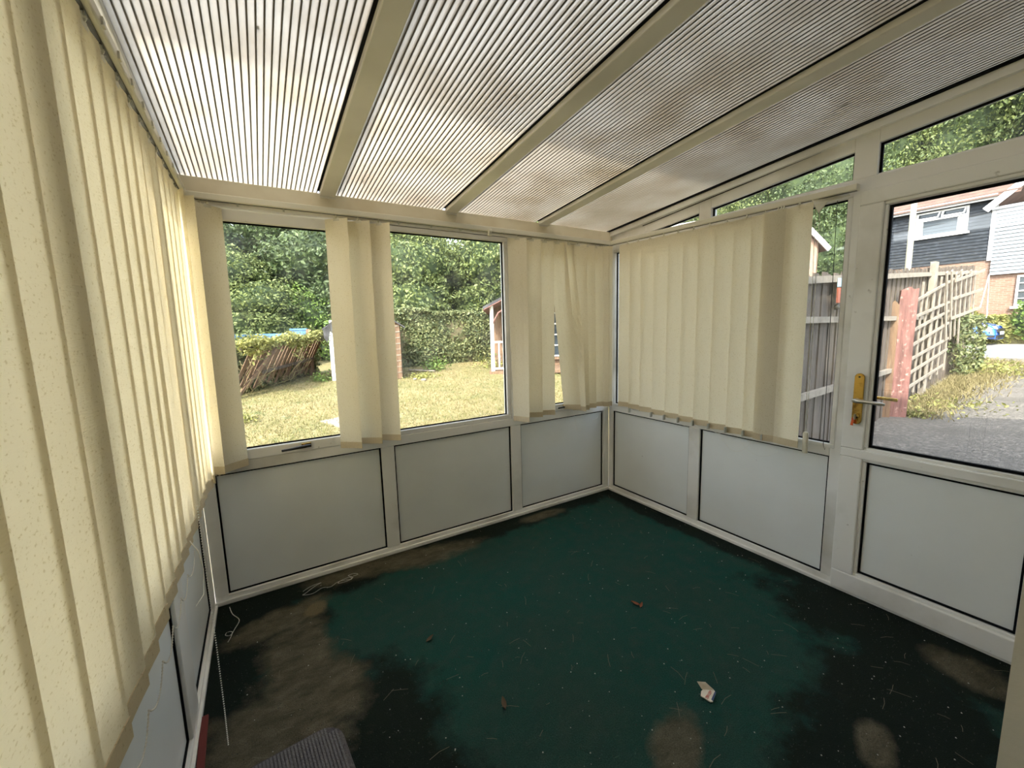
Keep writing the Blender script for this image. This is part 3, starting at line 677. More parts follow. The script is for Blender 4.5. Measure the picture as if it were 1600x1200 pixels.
fl = [cp(-.012, .022, .008), cp(.031, .016, .008), cp(.006, .032, .026), cp(-.022, .040, .022)]
fl2 = [p+F*.0015+Vector((0, 0, .001)) for p in fl]
body.add(fl+fl2, [(0, 1, 2, 3), (7, 6, 5, 4), (0, 4, 5, 1), (1, 5, 6, 2), (2, 6, 7, 3), (3, 7, 4, 0)])
bo = obj('card', body, 'card', card)
obj('blue_edge', MB().add([cp(.006, -.029, .0086), cp(.034, .007, .0086), cp(.033, .013, .0086), cp(.002, -.022, .0086), cp(.006, -.029, .0080), cp(.034, .007, .0080), cp(.033, .013, .0080), cp(.002, -.022, .0080)],
    [(0, 1, 2, 3), (7, 6, 5, 4), (0, 4, 5, 1), (1, 5, 6, 2), (2, 6, 7, 3), (3, 7, 4, 0)]), 'card_blue', bo)
tcu = bpy.data.curves.new('lettering', 'FONT'); tcu.body = 'ZBN USM'; tcu.size = .012; tcu.extrude = .0002; tcu.align_x = 'CENTER'
to = bpy.data.objects.new('lettering', tcu); C.objects.link(to)
dg = bpy.context.evaluated_depsgraph_get(); tme = bpy.data.meshes.new_from_object(to.evaluated_get(dg)); bpy.data.objects.remove(to)
tx = (R*.72+F*.70).normalized(); ty = Vector((-tx.y, tx.x, 0)); bp_ = cp(.006, -.006, .0087)
for v in tme.vertices: q = v.co.copy(); v.co = bp_ + tx*q.x*.85 + ty*q.y*1.25 + Vector((0, 0, q.z)) - org(card)
tme.materials.clear(); tme.materials.append(M['card_red'])
lt = link('lettering', tme, bo, org(card))
# dead leaves and debris
def leaf_thing(x, y, a, s, label, m):
    mb = MB(); vs = []
    for u, h, wd in ((-1, .002, .05), (-.5, .004, .35), (0, .006, .42), (.5, .010, .28), (1, .013, .03)):
        for sd_ in (-1, 0, 1): vs.append((u*s, sd_*wd*s, h+(.004 if sd_ else 0)))
    k = len(vs); vs2 = vs+[(a_, b_, c_-.001) for a_, b_, c_ in vs]
    fs = []
    for i in range(4):
        for j in range(2): q = i*3+j; fs.append((q, q+3, q+4, q+1)); fs.append((q+k, q+1+k, q+4+k, q+3+k))
    mb.add(vs2, fs, True); turn(mb, a, Vector((x, y, 0)))
    o = obj('dead_leaf', mb, m); tag(o, label, 'leaf', 'dead leaves on the carpet')
M['leaf_r'] = mat('leaf_rust', (.24, .08, .035), .8); M['leaf_b'] = mat('leaf_brown', (.09, .055, .025), .8); M['redwood'] = mat('red_strip', (.14, .02, .015), .8)
leaf_thing(-.957, -1.16, 2.2, .022, 'rust red curled dead leaf in the middle of the carpet', 'leaf_r')
leaf_thing(-.945, -1.185, .4, .016, 'small pale rust scrap of leaf touching the rust red leaf', 'leaf_r')
leaf_thing(-1.894, -.823, .3, .020, 'small dark brown curled leaf left of the carpet middle', 'leaf_b')
leaf_thing(-1.78, -1.28, 1.3, .022, 'flat dark dead leaf on the carpet nearest the card scrap side of the mat', 'leaf_b')
o = obj('wood_strip', MB().obox((-2.712, -.74, .008), (-2.70, -1.12, .008), .022, .010), 'redwood', None, None, .002); tag(o, 'dark red wooden strip lying along the left wall near the mat', 'strip')
def scatter(name, label, cat, n, fn, m):
    vs, fs = [], []
    for _ in range(n):
        v, f = fn(); o0 = len(vs); vs += v; fs += [tuple(i+o0 for i in q) for q in f]
    mb = MB().add(vs, fs); o = obj(name, mb, m, None, (-1.3, -1.1, 0)); tag(o, label, cat, None, 'stuff'); return o
def rpos():
    while True:
        x, y = random.uniform(-2.65, -.04), random.uniform(-2.28, -.05)
        if random.random() < .35+.65*(-y/2.3): return x, y
def speck():
    x, y = rpos(); s = random.choice((.0010, .0014, .002, .0028)); z = .003
    return [(x-s, y, z), (x, y-s, z), (x+s, y, z), (x, y+s, z), (x, y, z+s)], [(0, 1, 4), (1, 2, 4), (2, 3, 4), (3, 0, 4)]
def strawbit():
    x, y = rpos(); a = random.uniform(0, PI); l_ = random.uniform(.008, .035); w_ = .0007; dx, dy = math.cos(a)*l_, math.sin(a)*l_; nx, ny = -math.sin(a)*w_, math.cos(a)*w_
    bx, by = nx*random.uniform(-6, 6), ny*random.uniform(-6, 6)
    v = [(x-dx+nx, y-dy+ny, .003), (x-dx-nx, y-dy-ny, .003), (x+bx-nx, y+by-ny, .0055), (x+bx+nx, y+by+ny, .0055), (x+dx-nx, y+dy-ny, .004), (x+dx+nx, y+dy+ny, .004)]
    return v, [(0, 1, 2, 3), (3, 2, 4, 5)]
M['specks'] = mat('plaster_specks', (.55, .53, .48), .8); M['strawbits'] = mat('straw_bits', (.17, .15, .10), .8); M['fluff'] = mat('fluff_bits', (.05, .06, .05), .9)
scatter('plaster_crumbs', 'tiny white plaster crumbs scattered over the carpet', 'crumbs', 460, speck, 'specks')
scatter('straw_bits', 'thin pale straw bits scattered over the carpet', 'straw', 170, strawbit, 'strawbits')
def tuft():
    x, y = random.uniform(-2.7, -.02), random.uniform(-2.36, -.02)
    a = random.uniform(0, 2*PI); s = random.uniform(.002, .005); h = random.uniform(.002, .006)
    return [(x, y, 0), (x+s*math.cos(a), y+s*math.sin(a), 0), (x+s*math.cos(a+1.2)*.5, y+s*math.sin(a+1.2)*.5, h)], [(0, 1, 2)]
scatter('carpet_tufts', 'worn dark green tufts of the carpet', 'carpet', 9000, tuft, 'fluff')
for dx, dy, l_, a in ((-1.55, -.42, .035, .3), (-2.14, -.33, .05, .25), (-1.75, -.92, .025, .9), (-.75, -.82, .06, -1.1), (-.60, -1.42, .05, -.9), (-2.36, -.36, .05, 1.0)): pass

# ------------------------------------------------------------------ OUTSIDE: ground
def zlawn(x, y): return -.16+.045*max(0, y)
def zdrive(x): return -.14+.0205*max(0, x)
def grid(x0, x1, y0, y1, nx, ny, fz):
    vs = [(x0+(x1-x0)*i/nx, y0+(y1-y0)*j/ny, fz(x0+(x1-x0)*i/nx, y0+(y1-y0)*j/ny)) for j in range(ny+1) for i in range(nx+1)]
    fs = [(j*(nx+1)+i, j*(nx+1)+i+1, (j+1)*(nx+1)+i+1, (j+1)*(nx+1)+i) for j in range(ny) for i in range(nx)]
    return MB().add(vs, fs, True)
gmb = grid(-12, 16, .07, 26, 70, 70, lambda x, y: zlawn(x, y)+.03*noise.noise(Vector((x*.8, y*.8, 0))))
o = obj('lawn', gmb, 'lawn', None, (0, 0, 0)); tag(o, kind='structure')
o = obj('garden_ground', grid(-40, W-.07, -30, .07, 4, 4, lambda x, y: -.17).add([(-40, .07, -.17), (-12, .07, -.17), (-12, 26, -.17), (-40, 26, -.17)], [(0, 1, 2, 3)]), 'lawn', None, (0, 0, 0)); tag(o, kind='structure')
o = obj('driveway', grid(.07, 15.8, -9, .0, 30, 16, lambda x, y: zdrive(x)+.012*noise.noise(Vector((x, y, 3)))), 'drive', None, (0, 0, 0)); tag(o, kind='structure')
o = obj('verge_ground', grid(3.0, 15.8, 0, 3.0, 20, 6, lambda x, y: max(zdrive(x), zlawn(x, y)+.005)), 'drive', None, (0, 0, 0)); tag(o, kind='structure')
o = obj('patio_slab', MB().box(.07, 15.8, -9, -.0, -.5, -.19).box(W-.2, .2, -7, .2, -.3, -.02), 'stone', None, (0, 0, -.3)); tag(o, kind='structure')
o = obj('road', MB().box(15.8, 20.2, -30, 40, .10, .20), 'road', None, (18, 0, .1)); tag(o, kind='structure')
km = MB().box(15.65, 15.8, -30, 40, .10, .215); o = obj('kerb', km, 'kerb'); tag(o, kind='structure')
o = obj('pavement', MB().box(20.2, 60, -40, 60, .10, .30), 'kerb', None, (22, 0, .1)); tag(o, kind='structure')
o = obj('far_ground', MB().box(-40, 60, 26, 70, -.3, .9).box(15.8, 60, -60, -30, -.3, .2), 'lawn', None, (0, 30, 0)); tag(o, kind='structure')

# ------------------------------------------------------------------ foliage
def leaf_cloud(name, pts, nrm, size, mname, origin, jitter=.9, parent=None, fold=.25):
    """one small folded leaf (2 quads... 4 triangles) at each point; numpy for speed"""
    pts = np.asarray(pts, float); N = len(pts)
    nrm = np.asarray(nrm, float)+np.random.normal(0, jitter, (N, 3)); nrm /= np.linalg.norm(nrm, axis=1)[:, None]+1e-9
    t = np.random.normal(0, 1, (N, 3)); a = np.cross(nrm, t); a /= np.linalg.norm(a, axis=1)[:, None]+1e-9; b_ = np.cross(nrm, a)
    s = (size*np.random.uniform(.55, 1.3, N))[:, None]
    V = np.empty((N, 6, 3))
    V[:, 0] = pts-a*s; V[:, 1] = pts+a*s
    V[:, 2] = pts-a*s*.15+b_*s*.55+nrm*s*fold; V[:, 3] = pts-a*s*.15-b_*s*.55+nrm*s*fold
    V[:, 4] = pts+a*s*.5+b_*s*.35+nrm*s*fold*.6; V[:, 5] = pts+a*s*.5-b_*s*.35+nrm*s*fold*.6
    V = V.reshape(-1, 3)-np.array(origin)
    base = (np.arange(N)*6)[:, None]
    F = np.concatenate([base+np.array([0, 1, 4, 2]), base+np.array([0, 3, 5, 1])], 1).reshape(-1)
    me = bpy.data.meshes.new(name); me.vertices.add(N*6); me.vertices.foreach_set('co', V.reshape(-1))
    me.loops.add(N*8); me.loops.foreach_set('vertex_index', F.astype(np.int32))
    me.polygons.add(N*2); me.polygons.foreach_set('loop_start', np.arange(N*2, dtype=np.int32)*4); 
    me.materials.append(M[mname]); me.update(calc_edges=True); me.validate()
    return me
def ellipsoid_pts(c, r, n, shell=.28, half=None):
    d = np.random.normal(0, 1, (n, 3)); d /= np.linalg.norm(d, axis=1)[:, None]
    lump = 1+.16*np.sin(d[:, 0]*7+c[0])*np.sin(d[:, 1]*6+c[1])+.12*np.sin(d[:, 2]*11+c[2]*3+d[:, 0]*5)
    rad = (1-shell*np.random.uniform(0, 1, n)**1.5)*lump
    return np.array(c)+d*rad[:, None]*np.array(r), d
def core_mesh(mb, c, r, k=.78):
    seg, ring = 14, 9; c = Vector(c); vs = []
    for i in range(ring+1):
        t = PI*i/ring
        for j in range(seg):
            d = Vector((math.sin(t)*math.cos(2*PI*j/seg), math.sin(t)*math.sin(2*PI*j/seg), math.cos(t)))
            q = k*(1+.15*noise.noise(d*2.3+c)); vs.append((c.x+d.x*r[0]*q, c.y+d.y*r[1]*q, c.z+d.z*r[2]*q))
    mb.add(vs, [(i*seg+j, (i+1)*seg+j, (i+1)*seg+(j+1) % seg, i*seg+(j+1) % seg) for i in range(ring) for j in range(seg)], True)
def blobs_plant(name, loc, blobs, n, size, mname, label, cat, group=None, core='core', trunk=None, kind=None, k=.78):
    """blobs: (dx,dy,dz,rx,ry,rz) relative to loc"""
    t = empty(name, loc, label, cat, group)
    vol = np.array([b_[3]*b_[5]+b_[4]*b_[5]+b_[3]*b_[4] for b_ in blobs]); vol = vol/vol.sum()
    P, D = [], []; cm = MB()
    for b_, f in zip(blobs, vol):
        p, d = ellipsoid_pts((loc[0]+b_[0], loc[1]+b_[1], loc[2]+b_[2]), b_[3:6], max(10, int(n*f))); 
        keep = p[:, 2] > loc[2]-.02; P.append(p[keep]); D.append(d[keep]); core_mesh(cm, (loc[0]+b_[0], loc[1]+b_[1], loc[2]+b_[2]), b_[3:6], k)
    me = leaf_cloud('foliage', np.concatenate(P), np.concatenate(D), size, mname, loc)
    f = link('foliage', me, t, loc); f['kind'] = 'stuff'
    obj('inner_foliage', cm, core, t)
    if trunk: 
        h, r = trunk; x, y, z = loc
        obj('trunk', MB().tube([(x, y, z-.1), (x+.05*h*.2, y, z+h*.4), (x-.03*h, y+.02*h, z+h)], [r, r*.75, r*.4], 9), 'bark', t)
    return t
def copy_tree(root, loc, rz, sc, label, group=None, m=None):
    r = root.copy(); C.objects.link(r); r.location = loc; r.rotation_euler = (0, 0, rz); r.scale = (sc[0], sc[1], sc[2]); r['label'] = label
    if group: r['group'] = group
    for ch in list(root.children):
        c = ch.copy(); C.objects.link(c); c.parent = r
        if m and ch.name.startswith('foliage'):
            c.material_slots[0].link = 'OBJECT'; c.material_slots[0].material = M[m]
    return r
tb = [(0, 0, 2.2, 2.4, 2.2, 1.6), (-1.3, .2, 3.6, 1.7, 1.8, 1.5), (1.3, -.3, 3.9, 1.8, 1.6, 1.6), (.1, .1, 5.2, 1.7, 1.6, 1.4), (-.6, -.8, 1.2, 1.9, 1.5, 1.2), (1.4, .6, 2.0, 1.6, 1.5, 1.3), (-1.9, 0, 2.0, 1.4, 1.5, 1.3)]
T1 = blobs_plant('tree', (-5.2, 16.5, .5), tb, 42000, .078, 'tree2', 'dark dense tree behind the fallen fence at the left of the garden', 'tree', 'trees behind the garden', trunk=(3, .22))
T2 = blobs_plant('tree', (3.1, 15.6, .5), [(b_[1]*1.1, b_[0]*.9, b_[2]*.95, b_[4]*1.05, b_[3], b_[5]*.98) for b_ in tb], 42000, .072, 'tree1', 'mid green tree behind the ivy hedge, seen through the clear garden window', 'tree', 'trees behind the garden', trunk=(3, .2))
copy_tree(T1, (-.9, 16.8, .5), 2.1, (1.15, 1.1, 1.0), 'dark tree rising directly behind the white boarded shed', None, 'tree2')
copy_tree(T1, (-9.5, 18.0, .5), .8, (1.3, 1.2, 1.2), 'tree at the far left behind the garden, mostly hidden by the blind', None, 'tree2')
copy_tree(T2, (-3.2, 14.2, .3), 1.2, (.80, .8, .62), 'lower leafy tree behind the blue container', None, 'tree1')
copy_tree(T2, (7.4, 14.2, .6), 1.9, (1.0, 1.0, 1.02), 'mid green tree behind the summerhouse', None, 'tree1')
copy_tree(T1, (5.6, 18.5, .6), 3.9, (1.3, 1.2, .82), 'dark tree further back between the two trees behind the hedge', None, 'tree1')
copy_tree(T2, (12.2, 18.2, .6), 4.4, (1.4, 1.3, 1.2), 'tree behind the neighbouring house, seen in the gap at the far corner', None, 'tree1')
T3 = blobs_plant('tree', (22.5, 14.5, .5), [(b_[0]*1.8, b_[1]*1.8, b_[2]*2.1, b_[3]*1.8, b_[4]*1.8, b_[5]*2.1) for b_ in tb], 95000, .072, 'tree1', 'tall tree above the first gable window, right of the neighbouring house', 'tree', 'trees behind the houses', trunk=(6, .3))
copy_tree(T3, (27.5, 12.5, .5), 1.3, (1.1, 1, 1.1), 'tall dark tree behind the fence, seen in the strip beside the door', None, 'tree2')
copy_tree(T3, (33, 7.5, .5), 2.5, (1.15, 1.1, 1.4), 'tall sunny tree behind the left end of the black boarded house', None, 'tree3')
copy_tree(T3, (34.5, 1.5, .5), 3.6, (1.1, 1.2, 1.5), 'tall sunny tree behind the roofs, seen in the window above the door', None, 'tree3')
copy_tree(T3, (36, -5.5, .5), 5.0, (1.2, 1.2, 1.35), 'tall tree behind the white boarded house', None, 'tree3')
copy_tree(T3, (30, 20, .5), 4.2, (1.2, 1.2, 1.2), 'far tree between the neighbouring house and the black boarded house', None, 'tree1')
copy_tree(T1, (19, 20, .5), 5.6, (1.9, 1.8, 2.0), 'broad dark tree far behind the neighbouring house', None, 'tree1')
blobs_plant('shrub', (-1.9, 13.6, .4), [(0, .6, .9, 1.7, .9, 1.2), (1.0, .4, 1.5, 1.2, .8, 1.1), (-1.3, .7, .8, 1.0, .7, .9), (2.0, -.2, .6, .9, .7, 1.0)], 14000, .055, 'bramble', 'bright green bramble mound behind the fallen fence', 'shrub')
# ivy-covered hedge along the bottom of the garden
def hedge(name, p, q, h, th, n, size, mname, label, cat, core='core', base=.2, lump=.14):
    p = Vector((*p, base)); q = Vector((*q, base)); d = (q-p); Lh = d.length; d.normalize(); nn = Vector((-d.y, d.x, 0))
    t = empty(name, p, label, cat)
    u = np.random.uniform(0, 1, n); v = np.random.uniform(0, 1, n); face = np.random.uniform(0, 1, n)
    top = face < .25; off = np.where(top, np.random.uniform(-.5, .5, n)*th, np.where(face < .85, -.5*th, .5*th))
    hz = np.where(top, h, v*h); lp = np.array([noise.noise(Vector((a*Lh*.9, b_*h*.9, 1.7))) for a, b_ in zip(u, v)])
    hz = hz*(1+.10*np.array([noise.noise(Vector((a*Lh*.7, 5, 0))) for a in u]))
    off = off - lp*lump*2
    P = np.array(p)+u[:, None]*np.array(d)*Lh+off[:, None]*np.array(nn)+np.stack([0*hz, 0*hz, hz], 1)+np.random.normal(0, .035, (n, 3))
    Nn = np.where(top[:, None], np.array([[0, 0, 1.]]), -np.sign(off+1e-6)[:, None]*-1*np.array([nn]))
    f = link('foliage', leaf_cloud('foliage', P, Nn, size, mname, p, .7), t, p); f['kind'] = 'stuff'
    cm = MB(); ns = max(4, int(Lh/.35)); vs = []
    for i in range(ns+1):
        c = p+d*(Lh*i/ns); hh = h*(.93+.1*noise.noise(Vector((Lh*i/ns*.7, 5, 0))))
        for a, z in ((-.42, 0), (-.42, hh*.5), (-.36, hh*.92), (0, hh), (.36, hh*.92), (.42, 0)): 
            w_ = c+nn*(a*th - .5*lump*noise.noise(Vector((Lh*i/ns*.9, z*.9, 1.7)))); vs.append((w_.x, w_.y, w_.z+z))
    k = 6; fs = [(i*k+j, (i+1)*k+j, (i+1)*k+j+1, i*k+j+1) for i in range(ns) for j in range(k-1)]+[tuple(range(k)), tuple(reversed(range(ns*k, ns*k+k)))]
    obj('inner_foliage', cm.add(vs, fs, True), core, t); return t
hedge('ivy_hedge', (.9, 10.25), (5.0, 10.45), 1.72, .5, 17000, .050, 'ivy', 'dry ivy hedge over the back fence, right of the shed', 'hedge', 'core_dry', .22)
hedge('ivy_hedge', (5.0, 10.6), (9.5, 10.4), 1.75, .5, 6000, .055, 'ivy', 'green ivy hedge behind the summerhouse veranda', 'hedge', 'core', .25)
# climbing ivy and dead stalks on the lawn edges
def weed(name, x, y, z, r, h, n, size, m, label, grp=None):
    pts = np.random.normal(0, 1, (n, 3))*np.array([r*.5, r*.5, 0])+np.array([x, y, z]); pts[:, 2] += np.abs(np.random.normal(0, h*.5, n))
    o = link(name, leaf_cloud(name, pts, np.tile([0, 0, 1.], (n, 1)), size, m, (x, y, z), 1.0), None, (x, y, z)); tag(o, label, 'plant', grp); return o
weed('weed', -2.83, 5.0, .03, .25, .22, 500, .03, 'goldleaf', 'low green weeds on the lawn beside the bunched blind slats')
weed('weed', -1.15, 8.55, .2, .25, .22, 260, .035, 'bramble', 'green weeds at the left foot of the white shed')
weed('weed', 1.15, 7.9, .17, .35, .12, 300, .035, 'goldleaf', 'yellow green weeds on the lawn right of the shed')
weed('weed', 1.9, 8.9, .22, .35, .35, 350, .04, 'bramble', 'bright weeds at the foot of the ivy hedge')
weed('weed', 3.7, 8.6, .22, .5, .35, 350, .04, 'goldleaf', 'yellowed weeds at the hedge foot near the veranda post')
# grass blades
def grass(name, n, fx, label, m, hmin, hmax, cat='grass', wd=.006):
    vs = np.empty((n, 3, 3)); 
    for i in range(n):
        x, y, z = fx(); a = random.uniform(0, 2*PI); h = random.uniform(hmin, hmax); lx, ly = random.gauss(0, h*.6), random.gauss(0, h*.6)
        dx, dy = math.cos(a)*wd, math.sin(a)*wd
        vs[i] = ((x-dx, y-dy, z), (x+dx, y+dy, z), (x+lx, y+ly, z+h))
    me = bpy.data.meshes.new(name); o3 = np.array(fx(True)); me.vertices.add(n*3); me.vertices.foreach_set('co', (vs-o3).reshape(-1))
    me.loops.add(n*3); me.loops.foreach_set('vertex_index', np.arange(n*3, dtype=np.int32)); me.polygons.add(n); me.polygons.foreach_set('loop_start', np.arange(n, dtype=np.int32)*3)
    me.materials.append(M[m]); me.update(calc_edges=True)
    o = link(name, me, None, o3); tag(o, label, cat, None, 'stuff')
def glawn(o=False):
    if o: return (0, 6, 0)
    y = 2.4+7.6*random.random()**1.2; x = random.uniform(-3.2, -2.3+ (y+2.5)*1.05); return x, y, zlawn(x, y)+.03*noise.noise(Vector((x*.8, y*.8, 0)))-.004
grass('lawn_grass', 60000, glawn, 'short parched yellow grass of the back lawn', 'grass', .015, .06)
def gstraw(o=False):
    if o: return (8, -.5, .1)
    x = random.uniform(5.4, 14.5); y = -.25+.1*(x-5)-.1-abs(random.gauss(0, .18+.035*(x-5))); return x, y, zdrive(x)-.01
grass('straw_grass', 9000, gstraw, 'dry straw coloured grass along the foot of the trellis fence', 'straw', .04, .15, 'grass', .009)

# ------------------------------------------------------------------ back garden: fallen fence, container, shed, summerhouse
ff = empty('fence', (-2.1, 8.3, .2), 'collapsed brown slatted fence panel leaning under ivy, left of the shed', 'fence')
FA, FB = Vector((-3.0, 7.05, .15)), Vector((-1.25, 9.7, .25))      # foot line
fd = (FB-FA).normalized(); fn = Vector((fd.y, -fd.x, 0))            # towards the camera side
def fp(s, h, lean=.0): return FA+fd*s+Vector((0, 0, h))+fn*(lean*h)
Lf = (FB-FA).length
for a, b_ in ((0, 1.02), (.92, 1.0), (.45, .48)):
    pass
obj('rail', MB().obox(fp(.0, .98, .35), fp(Lf, 1.12, .35), .05, .07), 'wood_grey', ff); obj('rail', MB().obox(fp(.9, .42, .35), fp(Lf-.2, .50, .35), .04, .06), 'wood_grey', ff)
for i in range(26):
    s = .25+i*.113
    if s > Lf-.05: break
    top = fp(s+.16, 1.02+.03*math.sin(i*2.1), .35)+fn*-.02; bot = fp(s-.12+.03*math.sin(i*1.7), .10 + (.28 if i % 4 == 1 else .05*(i % 3)), .28)+fn*-.03
    obj('slat', MB().obox(bot, top, .075, .014, fn), 'wood_brown', ff)
obj('brace', MB().obox(fp(.25, .02, .75), fp(1.15, .98, .42), .07, .05), 'wood_brown', ff); obj('post', MB().obox(fp(Lf-.02, -.1, 0), fp(Lf+.02, 1.25, 0), .1, .1, fn), 'wood_brown', ff)
obj('post', MB().obox(fp(-.05, -.1, 0), fp(0, 1.1, .0), .1, .1, fn), 'wood_brown', ff)
hedge('ivy', (-3.2, 7.35), (-1.2, 10.1), 1.0, .3, 5000, .042, 'ivy', 'ivy spilling over the top of the collapsed fence', 'plant', 'core_dry', .15, .10)
pts = []
for i in range(2600):
    s_ = random.uniform(-.1, Lf); q = fp(s_, 1.10+.10*random.random()+.05*math.sin(s_*5), .35)+fn*random.gauss(.0, .07)-Vector((0, 0, abs(random.gauss(0, .10+.10*max(0, math.sin(s_*4.3))))))
    pts.append(tuple(q))
o = link('ivy', leaf_cloud('ivy', pts, np.tile(np.array([.3, -.8, .5]), (len(pts), 1)), .036, 'goldleaf', (-2.1, 8.3, 1.2)), None, (-2.1, 8.3, 1.2)); tag(o, 'yellowing ivy trailing along the leaning top rail of the collapsed fence', 'plant')
dt = MB()
for i in range(46):
    s = random.uniform(.2, Lf-.1); p0 = fp(s, random.uniform(.0, .15), 1.2); pts = [p0]
    for k in range(5): p0 = p0+Vector((random.gauss(0, .10), random.gauss(0, .08), random.uniform(.02, .2))); pts.append(p0)
    dt.tube(pts, .006, 4)
o = obj('dead_vines', dt, 'straw', None, (-2.1, 8.3, .2)); tag(o, 'dead brown vine stems heaped under the collapsed fence', 'vines', None, 'stuff')
# blue container
bc = empty('container', (-2.1, 11.6, .5), 'blue steel container top showing above the collapsed fence', 'container')
cd_ = Vector((1.5, -.9, 0)).normalized(); cn = Vector((cd_.y, -cd_.x, 0)); c0 = Vector((-2.95, 12.6, .0))
obj('side_panel', MB().obox(c0+Vector((0, 0, .85)), c0+cd_*1.7+Vector((0, 0, .85)), .03, 1.0), 'blue_paint', bc)
obj('top_rail', MB().obox(c0+Vector((0, 0, 1.38)), c0+cd_*1.7+Vector((0, 0, 1.38)), .08, .07), 'blue_paint', bc)
for k in range(9): q = c0+cd_*(.05+k*.2)+cn*.03; obj('rib', MB().obox(q+Vector((0, 0, .4)), q+Vector((0, 0, 1.34)), .05, .04, cn), 'blue_paint', bc)
for k in (0, 1.7): q = c0+cd_*k; obj('corner_post', MB().obox(q+Vector((0, 0, .2)), q+Vector((0, 0, 1.42)), .09, .09, cn), 'blue_paint', bc)
bc2 = empty('container', (-1.1, 12.0, .5), 'small end of a second blue container right of the first', 'container')
q = Vector((-1.5, 12.5, 0)); obj('side_panel', MB().obox(q+Vector((0, 0, 1.15)), q+cd_*.55+Vector((0, 0, 1.15)), .05, .7), 'blue_paint', bc2); obj('top_rail', MB().obox(q+Vector((0, 0, 1.53)), q+cd_*.55+Vector((0, 0, 1.53)), .09, .06), 'blue_paint', bc2)

# shed: gable front of white boards towards us, brown boarded right part
sh0, sh1 = Vector((-.94, 8.43, .17)), Vector((.66, 7.95, .17)); sd1 = (sh1-sh0).normalized(); sn = Vector((sd1.y, -sd1.x, 0))
Ls = (sh1-sh0).length; mid = Ls*.5; EV, AP = 1.40, 1.92
shed = empty('garden_shed', (sh0+sh1)/2, 'white boarded garden shed with torn black felt roof behind the middle blind slats', 'shed')
def sp(s, h, o_=0): return sh0+sd1*s+Vector((0, 0, h))+sn*o_
def topat(s): return EV+(AP-EV)*(1-abs(s-mid)/mid)
zb_ = 0
body = MB(); pr_ = [(0, 0), (Ls, 0), (Ls, EV), (mid, AP-.02), (0, EV)]
bv_ = [sp(s, h, -.03) for s, h in pr_]+[sp(s, h, -1.5) for s, h in pr_]
body.add(bv_, [(0, 1, 2, 3, 4), (9, 8, 7, 6, 5)]+[(i, 5+i, 5+(i+1) % 5, (i+1) % 5) for i in range(5)]); obj('body', body, 'wood_brown', shed)
h = .03; bh = .125; WX = Ls*.70
while h < EV-.02:
    s1 = WX
    segs = [(0, s1)]
    if .95 < h+bh/2 < 1.32: segs = [(0, .42), (.95, s1)]
    for a, b_ in segs: obj('board', MB().add([sp(a, h, .012), sp(b_, h, .012), sp(b_, h+bh-.008, -.004), sp(a, h+bh-.008, -.004), sp(a, h, -.03), sp(b_, h, -.03), sp(b_, h+bh-.008, -.03), sp(a, h+bh-.008, -.03)],
        [(0, 1, 2, 3), (4, 7, 6, 5), (0, 4, 5, 1), (1, 5, 6, 2), (2, 6, 7, 3), (3, 7, 4, 0)]), 'white_paint', shed)
    h += bh
gb = MB()
for k in range(4):
    hh = EV+k*.125; a = mid*(hh-EV)/(AP-EV)+.03; b_ = min(Ls-a, WX)
    if b_ > a: gb = MB().obox(sp(a, hh+.06, -.01), sp(b_, hh+.06, -.01), .02, .115); obj('board', gb, 'white_paint', shed)
for k in range(5):
    a = WX+.02+k*.095; obj('plank', MB().obox(sp(a+.045, .02, .0), sp(a+.045, topat(a+.09)-.02, .0), .088, .03, sn), 'wood_brown', shed)
for k in range(9): obj('lattice_bar', MB().obox(sp(Ls-.16, .18+k*.145, .022), sp(Ls-.01, .19+k*.145, .022), .012, .018), 'wood_lath', shed)
obj('lattice_bar', MB().obox(sp(Ls-.15, .1, .028), sp(Ls-.15, EV+.05, .028), .02, .012, sn), 'wood_lath', shed)
obj('window', MB().obox(sp(.42, 1.14, -.02), sp(.95, 1.14, -.02), .02, .38), 'dark_glass', shed)
fr_ = MB()
for a, z in ((.42, 1.14), (.95, 1.14), (.68, 1.14)): fr_.obox(sp(a, .95, .0), sp(a, 1.33, .0), .03, .03, sn)
obj('window_frame', fr_, 'white_paint', shed)
for a, b_ in ((-.12, mid+.01), (Ls+.12, mid-.01)):
    za = EV-.03-.12*(AP-EV)/mid
    s_ = MB(); q = [sp(a, za+.03, .10), sp(b_, AP+.03, .10), sp(b_, AP+.03, -1.6), sp(a, za+.03, -1.6)]
    s_.add(q+[v-Vector((0, 0, .035)) for v in q], [(0, 1, 2, 3), (7, 6, 5, 4), (0, 4, 5, 1), (1, 5, 6, 2), (2, 6, 7, 3), (3, 7, 4, 0)]); obj('roof', s_, 'felt', shed)
tp = MB(); q = []
for i in range(7):
    s = -.10+i*.075; q.append([sp(s, topat(max(s, 0))+.02-.09*(s < 0), .12), sp(s+.02*math.sin(i*3), topat(max(s, 0))-.30-.14*math.sin(i*2.2), .06+.03*math.sin(i*2))])
tp.add([v for r_ in q for v in r_]+[v-sn*.006 for r_ in q for v in r_], [(2*i, 2*i+1, 2*i+3, 2*i+2) for i in range(6)]+[(14+2*i, 14+2*i+2, 14+2*i+3, 14+2*i+1) for i in range(6)], True); obj('torn_felt', tp, 'felt', shed)
